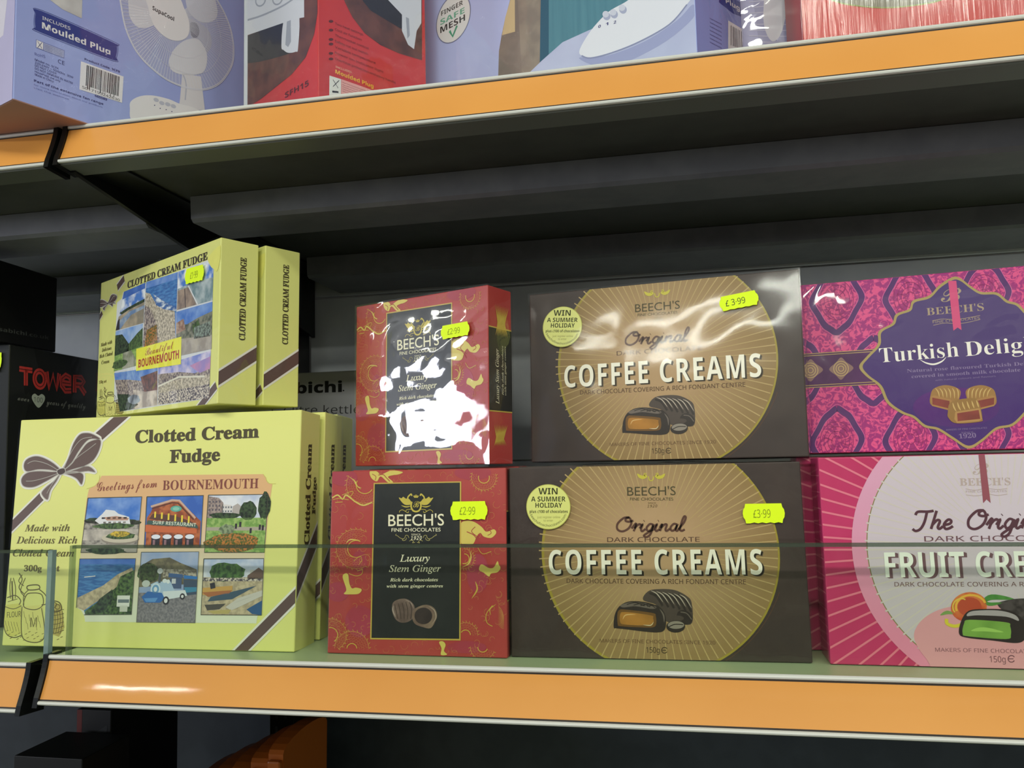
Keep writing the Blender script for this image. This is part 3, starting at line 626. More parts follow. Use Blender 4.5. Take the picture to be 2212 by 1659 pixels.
q.poly([(0, 0), (1, 0), (1, 1), (.16, 1), (.13, .93), (.0, .87)], SEA).poly([(0, 0), (1, 0), (1, .1), (0, .1)], SKYD, 1).poly([(.95, .16), (.7, .28), (.45, .48), (.0, .70), (0, .87), (.13, .93), (.6, .60), (1, .30)], SAND, 1)
q.poly([(1, .2), (.75, .32), (.7, .5), (.5, .68), (.15, .94), (.16, 1), (1, 1)], TREE, 2).poly([(.4, .72), (.62, .55), (.66, .7), (.5, .95), (.3, 1), (.25, .96)], TREED, 3)
q.line([(.1, .33), (.3, .31)], 5, WHITE_, 2).r(.72, .66, .95, .86, P('dfe2dc'), 4).r(.74, .73, .94, .79, P('6c7a80'), 5).r(.78, .84, .92, .95, P('c8ccc0'), 4)
f.stroke([(530, 1362), (828, 1360), (855, 1008), (503, 1010), (482, 1318)], 4, P('5a5a50'), 9, smooth=False)
q = Pic(f, [(890, 968), (1252, 965), (1228, 1412), (860, 1408)], 4, (4, P('6a6a5c')))
q.r(0, 0, 1, 1, N('8fa4cc', 'a8b4d0', 40)).poly([(0, .2), (.2, .1), (.5, .08), (.7, .16), (.98, .25), (1, .45), (0, .5)], N('5c5644', '7c7458', 200), 1).blob(.15, .3, .22, .16, TREE, 1, seed=14).poly([(.4, .24), (.96, .26), (.98, .36), (.4, .36)], N('b8b0a0', '6c6458', 400), 2)
q.r(0, .58, 1, 1, ROAD, 2).poly([(.5, .3), (.74, .32), (.76, .37), (.5, .36)], P('3c5c90'), 4).poly([(.76, .33), (1, .35), (1, .39), (.77, .38)], P('2c74c0'), 4)
q.r(.53, .37, .73, .52, P('44567c'), 3).r(.56, .38, .63, .45, P('c8ccd4'), 4).poly([(.76, .39), (1, .4), (1, .6), (.78, .62)], P('3c4c64'), 3).poly([(.78, .5), (1, .5), (1, .56), (.8, .58)], P('3c84a8'), 4)
q.poly([(.2, .46), (.3, .42), (.54, .42), (.62, .55), (.6, .64), (.3, .68), (.24, .6)], P('a8c0dc'), 4).e(.29, .53, .085, .09, P('ccdcea'), 5).e(.29, .53, .06, .065, P('6c9cc8'), 6).e(.29, .53, .03, .035, P('d8e0e8'), 7)
q.r(.33, .30, .37, .44, P('4c545c'), 5).e(.35, .27, .05, .04, P('c8ccd0'), 6).e(.44, .41, .04, .03, P('dce4ea'), 6).e(.50, .42, .03, .03, P('dce4ea'), 6)
q.poly([(.06, .64), (.16, .56), (.4, .58), (.46, .66), (.38, .72), (.12, .72)], P('2f68b4'), 6).poly([(.1, .66), (.34, .65), (.3, .71), (.14, .71)], P('5c94d4'), 7).poly([(.42, .56), (.8, .54), (.84, .62), (.6, .66), (.44, .68)], P('d4dce4'), 5)
q.e(.48, .69, .055, .06, DARK, 7).e(.48, .69, .03, .035, WHITE_, 8).e(.76, .63, .045, .045, DARK, 7).e(.76, .63, .022, .022, WHITE_, 8).e(.12, .45, .07, .05, P('c0c8c4'), 5)
q = Pic(f, [(1283, 1010), (1660, 1008), (1645, 1364), (1265, 1362)], 4, fr)
q.r(0, 0, 1, 1, N('a8b8d8', 'e0e2ea', 50)).r(0, .33, 1, 1, SAND, 1).blob(.4, .24, .36, .19, N('24401c', '4f7436', 300), 2, seed=15).poly([(.74, .3), (.92, .16), (1, .22), (1, .36), (.74, .36)], P('6c5448'), 3).r(.78, .2, .84, .34, P('c8c8c8'), 2)
q.r(0, .34, 1, .40, CROWD, 3).poly([(.0, .52), (.5, .48), (.5, .58), (.1, .66), (0, .64)], P('c89c50'), 4).poly([(0, .6), (.5, .56), (.45, .62), (.1, .68)], P('a8683c'), 5).poly([(.15, .68), (.9, .48), (.7, .6), (.5, .72), (.1, .76)], P('3c5468'), 5)
q.poly([(.4, .86), (.6, .7), (1, .56), (1, .66), (.7, .82), (.5, .92)], P('c8c4bc'), 5).poly([(.5, .8), (.66, .74), (.96, .62)], P('8c8c88'), 6).poly([(.05, .82), (.4, .8), (.3, .9), (.1, .92)], P('4c4840'), 5).poly([(.75, .9), (1, .74), (1, 1), (.85, .98)], P('2c5888'), 6).poly([(.1, .93), (.5, .9), (.45, .98), (.2, .98)], P('b8a868'), 5)
q.poly([(.12, .44), (.2, .42), (.22, .52), (.14, .54)], DARK, 6)
fs = A.face('right', 0, 860, 0.3436)
def fudge_side(fs):
    W, H = fs.W, fs.H
    fs.poly_ab([(0, .035), (0, .058), (W, .098), (W, .075)], PALE, 1); fs.poly_ab([(0, .038), (0, .055), (W, .095), (W, .078)], BROWN, 2)
    for txt, x, z0, z1, hh in (('Clotted Cream', 0.0200, 0.078, 0.158, 0.0085),):
        vs, ps, _ = glyphs(txt, 'serifb', 0.022); ch = caph('serifb')
        fs.mb.faces([fs.P3(x - hh * y / ch + 0.0, z0 + (z1 - z0) * xx, 3) for xx, y in vs], ps, TI)
    vs, ps, _ = glyphs('Fudge', 'serifb', 0.022); ch = caph('serifb')
    fs.mb.faces([fs.P3(0.0300 - 0.0060 * y / ch, 0.102 + 0.030 * xx, 3) for xx, y in vs], ps, TI)
fudge_side(fs)
A.done(); wrap(A.root, DA, gain=0.6, bump=0.12, scale=12, amp=0.0005, seed=1)
for i, (dx, dy, lab) in enumerate(((0.002, 0.0400, 'second large yellow fudge box, behind the front one'), (-0.0045, 0.0800, 'third large yellow fudge box, in shadow at the back of its row'))):
    c = copy_tree(A.root); c.location = A.root.location + Vector((dx, dy, 0)); c['label'] = lab

# ------------------------------------------------------------------ small fudge box standing askew on top
DB = (0.2315, 0.0335, 0.1330)
B = Carton('fudge_box', 'small yellow fudge box with picture collage and price sticker, turned askew on top', 'box', (-0.5477, 0.1414, 0.1890), -30.3, 1.0, DB, FUDGE, 'small fudge boxes on top')
f = B.face('front', 0, 500, 0.3376)
f.text('CLOTTED CREAM FUDGE', 'serifb', (816, 364), (1329, 178), 44, P('3c3424', 0.5), 3, bold=0.02)
wl = (4, P('d8dce0'))
coll = [(790, 388), (1335, 182), (1345, 215), (1368, 235), (1340, 1068), (770, 1155), (762, 1110), (730, 1085), (742, 630), (750, 455), (780, 430)]
f.poly(coll, P('d8dce0'), 1)
q = Pic(f, [(795, 386), (932, 327), (920, 585), (742, 635)], 2); q.poly([(0, 0), (1, 0), (1, 1), (0, 1), (0.03, .3), (.0, .22)], SKYC).poly([(0, 0), (1, 0), (1, .14), (0, .2)], SKYD, 1).poly([(0, .55), (.3, .48), (.6, .44), (1, .4), (1, .52), (.2, .66)], TREED, 1).poly([(.0, .64), (.4, .54), (1, .48), (1, 1), (0, 1)], N('b8a890', '8c8474', 60), 2).poly([(.0, .8), (.4, .6), (1, .56), (1, .64), (.5, .7), (.15, 1), (.05, 1)], N('6c88b0', 'a8b4c0', 80), 3).poly([(0, .75), (.06, .7), (.14, 1), (0, 1)], DARK, 4)
q = Pic(f, [(937, 324), (1139, 260), (1124, 690), (915, 742)], 2); q.r(0, 0, 1, 1, SKY).r(0, .1, 1, .6, SEA, 1).poly([(0, .16), (.15, .2), (.3, .34), (.55, .42), (.95, .58), (1, 1), (0, 1)], SANDP, 2).poly([(.25, .22), (.5, .34), (.9, .5), (1, .5), (1, .58), (.6, .5), (.35, .4)], SEAF, 3).poly([(0, .35), (.2, .45), (.4, .7), (.5, 1), (0, 1)], TOWN, 3).poly([(.1, .75), (.4, .7), (.45, 1), (.05, 1)], FLOWR, 4)
q = Pic(f, [(1143, 258), (1368, 186), (1362, 440), (1134, 503)], 2); q.r(0, 0, 1, 1, SKYC).poly([(0, .45), (.4, .4), (1, .42), (1, 1), (0, 1)], N('b8c4c8', '6c8890', 60), 1).poly([(0, .5), (.3, .48), (.55, 1), (0, 1)], N('a89484', '7c6c64', 80), 2).line([(.3, .45), (.58, 1)], 7, WHITE_, 3).line([(.2, .5), (.24, 1)], 5, DARK, 3)
q = Pic(f, [(1131, 514), (1361, 449), (1355, 752), (1127, 802)], 2); q.r(0, 0, 1, 1, SKY).poly([(0, .3), (.3, .34), (.6, .26), (1, .2), (1, .8), (0, .8)], N('8c8c7c', '4c5448', 200), 1).poly([(0, .25), (.2, .2), (.26, .45), (0, .5)], N('b8a090', '8c6858', 200), 2).poly([(.45, .4), (.6, .3), (.7, .5), (.5, .6)], TREE, 2).poly([(0, .62), (1, .7), (1, 1), (0, 1)], N('b8b0a4', '9c948c', 80), 3).poly([(.5, .45), (.95, .4), (.96, .72), (.5, .7)], N('8c9c90', '484c48', 400), 3)
q = Pic(f, [(741, 640), (915, 590), (912, 850), (730, 896)], 2); q.r(0, 0, 1, 1, N('6c98d8', 'a8c0e4', 50)).poly([(0, .1), (.25, .12), (.5, .4), (.5, .7), (0, .8)], TREED, 1).poly([(.5, .4), (.8, .2), (1, .1), (1, .7), (.4, .7)], TREE, 1).poly([(0, .62), (1, .55), (1, 1), (0, 1)], GRASS, 2).poly([(.3, .6), (.6, .58), (.9, 1), (.3, 1)], N('a8a898', '7c8468', 100), 3).blob(.2, .85, .3, .12, TREE, 4, seed=21)
q = Pic(f, [(731, 906), (1010, 866), (1008, 1112), (768, 1152)], 2); q.r(0, 0, 1, 1, SKY).poly([(0, .18), (.3, .22), (.6, .3), (1, .1), (1, 1), (0, 1)], TOWN, 1).poly([(.6, .2), (1, .1), (1, .7), (.7, .75)], N('7c4c40', '48302c', 200), 2).poly([(.4, .5), (.7, .6), (1, .6), (1, 1), (.4, 1)], N('d8ccc0', '9c9088', 80), 3).poly([(0, .55), (.3, .6), (.5, .9), (.3, 1), (0, 1)], TREED, 3).blob(.4, .75, .18, .14, N('9ca8b4', '5c6470', 80), 4, seed=22)
q = Pic(f, [(1014, 865), (1351, 762), (1340, 1066), (1013, 1110)], 2); q.r(0, 0, 1, 1, SKYV).poly([(0, .2), (.4, .28), (.7, .4), (1, .35), (1, .6), (0, .6)], TOWN, 1).poly([(0, .5), (.5, .44), (1, .5), (1, 1), (0, 1)], SANDP, 2).poly([(.6, .2), (1, .12), (1, .38), (.8, .42)], N('c890b8', '9c88c4', 60), 2).r(0, .7, 1, 1, CROWD, 3).line([(0, .52), (.4, .4), (.9, .52)], 7, P('e0dccc'), 4)
f.poly([(875, 752), (1164, 673), (1160, 850), (873, 893)], P('f0ee48', 0.45), 8)
f.text('Beautiful', 'script', (932, 796), (1112, 748), 46, P('b05a34'), 10); f.text('BOURNEMOUTH', 'bold', (888, 872), (1148, 812), 52, P('b03828'), 10, bold=0.01)
f.stroke([(770, 318), (790, 310)], 1, PALE, 1, smooth=False)
ribbon_band(f, (795, 300), (752, 360), 26, 1); ribbon_band(f, (655, 520), (600, 620), 18, 1); bow(f, 0.24, 690, 462, 3)
for t_, a, b_ in (('Made with', (645, 738), (718, 716)), ('Delicious', (652, 772), (714, 755)), ('Rich Clotted', (637, 812), (722, 790)), ('Cream', (650, 850), (700, 840))): f.text(t_, 'serifbi', a, b_, 22, GI, 3)
f.text('150g net', 'serifb', (634, 975), (682, 965), 18, INKL, 3)
sketch(f, 612, 500, 0.45, 2)
f.poly([(1335, 165), (1415, 90), (1395, 245), (1368, 240), (1345, 215)], P('e8e67c', 0.3), 3, smooth=True)
ribbon_band(f, (1385, 985), (1195, 1230), 34, 2)
fs = B.face('right', 0, 500, 0.3376)
def small_side(fs):
    W = fs.W; fs.poly_ab([(0, .012), (0, .027), (W, .050), (W, .035)], PALE, 1); fs.poly_ab([(0, .014), (0, .025), (W, .048), (W, .037)], BROWN, 2)
    vs, ps, _ = glyphs('CLOTTED CREAM FUDGE', 'serifb', 0.02); ch = caph('serifb')
    fs.mb.faces([fs.P3(0.0225 - 0.0052 * y / ch, 0.052 + 0.068 * xx, 3) for xx, y in vs], ps, P('4a4226', 0.5))
small_side(fs)
B.done(); wrap(B.root, DB, gain=0.9, bump=0.25, scale=22, amp=0.0006, seed=5)
Bc = copy_tree(B.root); 
n_ = Vector((-math.sin(R(-30.3)), math.cos(R(-30.3)), 0)); e_ = Vector((math.cos(R(-30.3)), math.sin(R(-30.3)), 0))
Bc.location = B.root.location + n_ * 0.0375 + e_ * 0.0035 + Vector((0, 0, -0.0005)); Bc['label'] = 'small yellow fudge box with crumpled film at its corner, tucked behind the askew one'
price_tag(B, 'front', (1257, 278), (62, -16), 100, '\u00a31\u00b799', view=(0, 500, 0.3376), t0=-0.42, t1=0.36)
# the sticker's base view
# ------------------------------------------------------------------ coffee creams boxes
COF = N('342a28', '3e322e', 25, 0.35, 0.65, 0.45)
DG = (0.205, 0.0345, 0.1343)
G = Carton('chocolate_box', 'dark brown coffee creams box standing on the shelf, lower of its pair', 'box', (-0.1196, 0.0307, 0.0), 0.7, 3.3, DG, COF, 'coffee creams boxes')
GV = (1080, 980, 0.3255)
f = G.face('front', *GV)
cc = (1046, 655)
o_ = f.ab((1030, 640)); e_r = f.ab((1830, 640)); rr_ = e_r[0] - o_[0]
f.disc(cc, 811, P('9c8c34', 0.35), 1); f.disc((cc[0] + 3, cc[1]), 795, RG('b3946c', '8f7548', o_[0], o_[1], rr_ * 0.30, rr_ * 0.95), 2)
f.rays((1030, 640), 340, 792, 88, 8, P('b59c68', 0.45), 4)
def pk(y): return 0
swy = P('c2b83c', 0.4)
for sgn in (-1, 1):
    g = lambda x, y: (1003 + sgn * x, y); f.poly([g(25, 150), g(40, 138), g(60, 146), g(92, 132), g(84, 156), g(60, 168), g(38, 164)], swy, 6, smooth=True); f.stroke([g(40, 150), g(48, 138), g(40, 130), g(30, 136)], 5, swy, 6)
f.stroke([(985, 150), (990, 172), (1003, 180), (1016, 172), (1021, 150)], 6, swy, 6)
ci = P('463f22', 0.5); cb = P('5c4828', 0.5); cw = P('f2efdc', 0.45); csh = P('5e5444', 0.5)
f.text("BEECH'S", 'sans', (845, 279), (1167, 275), 58, ci, 6); f.text('FINE CHOCOLATES', 'sans', (863, 311), (1150, 311), 20, ci, 6); f.text('SINCE', 'plain', (982, 332), (1035, 332), 9, cb, 6); f.text('1920', 'mono', (978, 357), (1042, 356), 17, cb, 6, slant=0.2)
brush(f, 'Original', (762, 516), (1222, 512), 94, 14, P('553528', 0.5), 7)
f.text('DARK CHOCOLATE', 'plain', (712, 586), (1326, 584), 31, P('54382a', 0.5), 6)
for dx, dy, m, l in ((14, 10, csh, 6), (11, 8, csh, 6), (7, 5, csh, 6), (0, 0, cw, 7)):
    f.text('COFFEE CREAMS', 'bold', (326, 800), (1744, 802), 164, m, l, shift=(dx, dy), spacing=1.14, bold=0.0)
f.text('DARK CHOCOLATE COVERING A RICH FONDANT CENTRE', 'plain', (443, 859), (1633, 866), 31, P('5e432c', 0.5), 6, bold=0.006)
def choc_art(f, l=6):
    dk = P('2e2724', 0.35); md = P('4a403a', 0.35); hl = P('b8ac9c', 0.4); gl_ = P('6c625a', 0.35)
    f.poly([(950, 970), (985, 912), (1060, 898), (1160, 905), (1240, 945), (1272, 990), (1278, 1110), (1235, 1135), (1100, 1110), (1050, 1010)], md, l, smooth=True)
    for i in range(6):
        x = 992 + 38 * i; f.stroke([(x, 925 + 2 * i), (x + 45, 945 + 5 * i), (x + 88, 1010 + 8 * i)], 15, dk, l + 1); f.stroke([(x + 8, 908 + 5 * i), (x + 50, 930 + 6 * i), (x + 90, 985 + 8 * i)], 7, hl, l + 2, taper=True)
    f.ell(1225, 1085, 56, 44, dk, l + 2, rot=35); f.stroke([(1198, 1050), (1240, 1060), (1272, 1100)], 6, gl_, l + 3)
    f.poly([(755, 1150), (762, 1070), (795, 1010), (860, 980), (960, 984), (1045, 1010), (1085, 1045), (1102, 1110), (1092, 1168), (1050, 1185), (960, 1180), (840, 1165), (775, 1158)], dk, l + 3, smooth=True)
    f.poly([(800, 1005), (865, 986), (960, 992), (1035, 1015), (1010, 1030), (900, 1012), (820, 1020)], gl_, l + 4, smooth=True)
    for i in range(4): f.stroke([(842 + 45 * i, 1000 + 4 * i), (900 + 45 * i, 988 + 6 * i), (960 + 36 * i, 1010 + 6 * i)], 6, dk, l + 5)
    f.poly([(782, 1132), (780, 1060), (795, 1036), (830, 1034), (1010, 1056), (1034, 1078), (1036, 1132), (1012, 1152), (930, 1152), (800, 1144)], P('6e4d22', 0.4), l + 4, smooth=True)
    f.poly([(800, 1122), (798, 1066), (830, 1050), (1000, 1072), (1016, 1092), (1016, 1124), (960, 1138), (840, 1134)], N('b47c30', '9c6c28', 60), l + 5, smooth=True)
    f.stroke([(815, 1100), (835, 1070), (900, 1066)], 7, P('d8b070', 0.4), l + 6, taper=True); f.stroke([(950, 1135), (1000, 1138), (1020, 1115)], 6, P('d8c8a0', 0.4), l + 6, taper=True)
    f.stroke([(1060, 1030), (1085, 1070), (1090, 1120)], 10, gl_, l + 4, taper=True)
    f.ell(1166, 1146, 62, 40, dk, l + 5); f.ell(1168, 1136, 54, 26, P('8c8478', 0.4), l + 6); f.stroke([(1118, 1150), (1160, 1132), (1215, 1134)], 6, dk, l + 7); f.ell(1180, 1092, 40, 18, md, l + 4)
choc_art(f, 6)
f.text('MAKERS OF FINE CHOCOLATES SINCE 1920', 'plain', (663, 1252), (1430, 1266), 24, P('6c5034', 0.5), 6)
f.text('150g', 'plain', (972, 1320), (1060, 1322), 38, P('4a3a24', 0.5), 6)
def e_mark(f, x, y, r, mat, l=6):
    f.arc(x, y, r, 30, 330, r * 0.3, mat, l, n=16); f.stroke([(x - r * 0.8, y), (x + r * 0.6, y)], r * 0.28, mat, l, smooth=False)
e_mark(f, 1092, 1304, 19, P('4a3a24', 0.5))
f.arc(1046, 655, 850, -62, -18, 4, P('5a3a28', 0.5), 2, n=20)
for wh in ('right', 'left'):
    s_ = G.face(wh); s_.poly_ab([(0.004, 0.03), (0.006, 0.03), (0.006, 0.10), (0.004, 0.10)], P('8c7a50'), 1)
G.done()
wrap(G.root, DG, bump=0.35, scale=16, gain=1.0, amp=0.0010, seed=2, dist=2.0)
base_children = [c for c in bpy.data.objects if c.parent == G.root]
prize_sticker(G, (323, 352), 147, GV)
price_tag(G, 'front', (1748, 396), (140, -2), 130, '\u00a33\u00b799', view=GV, t0=-0.5, t1=0.32)
def stand_in(src_children, name, label, cat, loc, yaw, lean, dims, group, wrapkw=None):
    """another carton of the same kind: same printed carton mesh, its own place and its own film"""
    c = Carton.__new__(Carton); c.root = empty(name, (loc[0], loc[1], loc[2] + Z0), R(yaw), R(-lean)); tag(c.root, label, cat, group); c.dims = dims; c.mw = c.root.matrix_world.copy(); c.mb = None
    for ch in src_children:
        if wrapkw and ch.name.startswith('plastic_wrap'): continue
        q = ch.copy(); COL.objects.link(q); q.parent = c.root
    if wrapkw: wrap(c.root, dims, **wrapkw)
    return c
Fb = stand_in(base_children, 'chocolate_box', 'coffee creams box with strong white glare on its film, stacked on the lower one', 'box', (-0.1099, 0.0800, 0.1372), -9.6, 2.2, DG, 'coffee creams boxes',
              dict(bump=0.17, scale=7, gain=1.25, amp=0.0012, seed=11, dist=1.5, puff=0.0012, rough=0.12))
FV = (1120, 560, 0.2984)
prize_sticker(Fb, (322, 492), 143, FV)
price_tag(Fb, 'front', (1598, 308), (142, -28), 108, '\u00a3 3\u00b799', ink=P('3c4a18'), view=FV, t0=-0.68, t1=0.32, base=0.0036)
for dy, lab in ((0.0385, 'coffee creams box hidden behind the lower one'),):
    c = copy_tree(G.root)
    for ch in [q for q in bpy.data.objects if q.parent == c and q.name.split('.')[0] in ('price_sticker', 'round_sticker')]: bpy.data.objects.remove(ch)
    c.location = G.root.location + Vector((0.0, dy + 0.001, 0)); c['label'] = lab

# ------------------------------------------------------------------ stem ginger boxes
RED = N('a53634', 'ae4440', 22, 0.3, 0.7, 0.4); GOLD = P('c6a646', 0.4); GOLDD = P('c07a48', 0.45); GOLDL = P('d2c060', 0.4)
DE = (0.1375, 0.031, 0.1345)
E_ = Carton('chocolate_box', 'red and gold stem ginger box with dragons standing on the shelf, lower of its pair', 'box', (-0.2590, 0.0285, 0.0), -1.1, 4.2, DE, RED, 'stem ginger boxes')
EV = (690, 1000, 0.2653)
f = E_.face('front', *EV)
for x, y, rx, ry in ((200, 120, 110, 70), (330, 1290, 120, 130), (1290, 900, 90, 160), (1250, 80, 150, 60), (150, 1050, 90, 80), (330, 800, 60, 90), (1200, 1500, 160, 50)):
    f.ell(x, y, rx, ry, N('a83c54', 'a03840', 18, 0.3, 0.7, 0.4), 1)
def scales(f, pts, r, mat, l=2, wd=3):
    for x, y in pts: f.arc(x, y, r, 180, 360, wd, mat, l, n=5)
def dragon_art(f):
    L = 3
    # coils with scales
    for cx, cy, r0, r1, a0, a1 in ((370, 180, 70, 150, 150, 330), (1340, 120, 45, 100, 160, 380), (300, 700, 70, 160, 60, 300), (90, 1400, 60, 130, -60, 100), (265, 1510, 40, 140, 0, 180), (1180, 780, 40, 80, -110, 90), (1190, 1400, 40, 100, 0, 150), (1330, 1500, 40, 100, 180, 340)):
        f.arc(cx, cy, r1, a0, a1, 5, GOLDD, L, n=16); f.arc(cx, cy, r0, a0, a1, 7, GOLD, L, n=14)
        k = 0
        for rr in range(int(r0 + 14), int(r1), 18):
            for a in range(int(a0), int(a1), max(10, int(1300 / rr))):
                t = R(a + (k % 2) * 6); f.arc(cx + rr * math.cos(t), cy - rr * math.sin(t), 10, a - 60, a + 120, 2.6, GOLDD, L, n=4)
            k += 1
        for a in range(int(a0), int(a1), 14):
            t = R(a); f.stroke([(cx + r1 * math.cos(t), cy - r1 * math.sin(t)), (cx + (r1 + 16) * math.cos(t + .07), cy - (r1 + 16) * math.sin(t + .07))], 3.5, GOLD, L, smooth=False)
    # dragon heads and limbs in solid gold
    f.poly([(420, 60), (470, 70), (500, 95), (560, 70), (600, 60), (680, 75), (640, 95), (600, 100), (560, 115), (600, 155), (560, 160), (500, 110), (470, 150), (430, 130), (410, 90)], GOLDL, L, smooth=True)
    f.stroke([(480, 100), (520, 95), (545, 120), (575, 150)], 6, P('a04038'), L + 1); f.stroke([(430, 90), (460, 110), (455, 140)], 5, P('a04038'), L + 1)
    f.stroke([(240, 110), (290, 150), (310, 190), (345, 205)], 9, GOLDL, L, taper=True); f.stroke([(280, 130), (300, 180), (340, 215)], 6, GOLDL, L, taper=True)
    f.stroke([(105, 285), (150, 262), (190, 295), (215, 262), (255, 285), (300, 320), (360, 345), (430, 320)], 11, GOLDL, L); f.stroke([(110, 300), (160, 290), (240, 300)], 5, GOLD, L); f.stroke([(130, 322), (190, 318)], 9, GOLD, L, taper=True); f.stroke([(185, 262), (215, 250), (262, 232), (275, 245), (255, 270)], 5, GOLD, L)
    f.poly([(1150, 500), (1200, 470), (1260, 480), (1320, 520), (1360, 560), (1420, 540), (1440, 570), (1400, 610), (1340, 600), (1310, 570), (1280, 600), (1250, 660), (1180, 660), (1150, 640)], GOLDL, L, smooth=True)
    f.stroke([(1200, 560), (1260, 590), (1300, 650)], 7, P('a04038'), L + 1); f.stroke([(1270, 520), (1240, 560), (1300, 610)], 6, P('a04038'), L + 1); f.stroke([(1380, 540), (1400, 570), (1370, 590)], 5, P('a04038'), L + 1)
    f.stroke([(1290, 690), (1330, 740), (1400, 720)], 5, GOLD, L); f.stroke([(1160, 850), (1215, 820), (1235, 760), (1225, 720)], 12, GOLDL, L, taper=True)
    f.poly([(1300, 870), (1320, 825), (1380, 855), (1420, 850), (1450, 800), (1462, 830), (1475, 855), (1450, 890), (1400, 900), (1380, 925), (1340, 895)], GOLDL, L, smooth=True)
    f.poly([(190, 930), (210, 900), (235, 910), (245, 980), (265, 1020), (300, 1015), (345, 1030), (320, 1065), (250, 1070), (200, 1065), (220, 1030)], GOLDL, L, smooth=True)
    f.stroke([(1270, 965), (1285, 1030), (1240, 1105)], 13, GOLD, L, taper=True)
    f.stroke([(330, 630), (250, 625), (215, 660)], 9, GOLDL, L, taper=True); f.stroke([(210, 690), (220, 740), (290, 770), (380, 745), (415, 780), (400, 850)], 5, GOLDD, L); f.stroke([(280, 800), (330, 760), (345, 790), (320, 830)], 4, GOLD, L)
    f.stroke([(310, 880), (350, 870), (345, 905), (300, 920), (240, 900)], 5, GOLD, L)
    f.poly([(975, 1460), (1005, 1452), (1028, 1480), (1015, 1530), (1040, 1560), (990, 1562), (995, 1510)], GOLDL, L, smooth=True)
    f.stroke([(1410, 1160), (1360, 1230), (1365, 1300), (1410, 1330)], 6, GOLD, L); f.stroke([(1440, 1150), (1390, 1190), (1395, 1240)], 8, GOLD, L, taper=True)
    for i in range(12): f.stroke([(1455, 1160 + i * 14), (1485, 1200 + i * 13), (1505, 1260 + i * 8)], 5, GOLDD, L, taper=True)
    # fine cloud lines
    rr = random.Random(3)
    for i in range(120):
        x = rr.choice([rr.uniform(90, 420), rr.uniform(1165, 1510)]); y = rr.uniform(200, 1500); r_ = rr.uniform(14, 30); a = rr.uniform(0, 360)
        f.arc(x, y, r_, a, a + 220, 3.0, GOLDD, 2, n=7)
    for i in range(26):
        x = rr.uniform(420, 1150); y = rr.choice([rr.uniform(80, 140), rr.uniform(1455, 1560)]); a = rr.uniform(0, 360); f.arc(x, y, rr.uniform(14, 30), a, a + 200, 2.4, GOLDD, 2, n=6)
dragon_art(f)
f.poly([(443, 163), (1156, 150), (1150, 1445), (414, 1436)], P('c2a84c', 0.35), 5); f.poly([(452, 172), (1145, 160), (1139, 1432), (425, 1424)], N('1e2223', '242829', 20, 0.3, 0.7, 0.35), 6)
cr = P('e8e4c4', 0.45)
swans(f, 788, 320, 1.0, P('c4b44c', 0.4), 8)
f.text("BEECH'S", 'sans', (562, 514), (1016, 508), 92, cr, 8, bold=0.006); f.text('FINE CHOCOLATES', 'sans', (588, 560), (988, 557), 29, cr, 8, bold=0.006)
f.text('SINCE', 'plain', (750, 590), (825, 590), 14, cr, 8); f.text('1920', 'mono', (745, 627), (832, 625), 28, cr, 8, bold=0.01, slant=0.2); scrolls(f, 788, 606, 1.0, P('a8a060'), 8)
f.text('Luxury', 'serifi', (655, 803), (900, 801), 55, cr, 8, bold=0.008); f.text('Stem Ginger', 'serifi', (568, 886), (990, 884), 52, cr, 8, bold=0.008)
f.text('Rich dark chocolates', 'serifbi', (576, 965), (967, 963), 27, cr, 8); f.text('with stem ginger centres', 'serifbi', (549, 1015), (1008, 1013), 25, cr, 8)
b1 = N('5c4a44', '76625a', 90); b2 = P('8c7a72', 0.4); b3 = N('2c2222', '3a2e2c', 80)
f.poly([(600, 1140), (640, 1112), (700, 1105), (750, 1130), (780, 1180), (770, 1250), (730, 1290), (670, 1300), (620, 1270), (592, 1200)], b1, 8, smooth=True)
for i in range(5): f.stroke([(615 + 30 * i, 1150 - 6 * i), (625 + 32 * i, 1200), (640 + 26 * i, 1270)], 7, P('43342f'), 9)
f.stroke([(604, 1160), (600, 1200), (622, 1255)], 10, P('a89890'), 9, taper=True); f.stroke([(700, 1112), (748, 1140), (772, 1190)], 6, P('a08e84'), 9, taper=True)
f.poly([(765, 1200), (820, 1165), (880, 1155), (935, 1180), (960, 1235), (945, 1290), (905, 1345), (840, 1335), (780, 1310), (758, 1260)], N('6c564c', '84705f', 90), 10, smooth=True); f.ell(848, 1245, 72, 68, b3, 11); f.stroke([(890, 1165), (938, 1200), (950, 1260), (920, 1310)], 7, P('b0a090'), 12, taper=True)
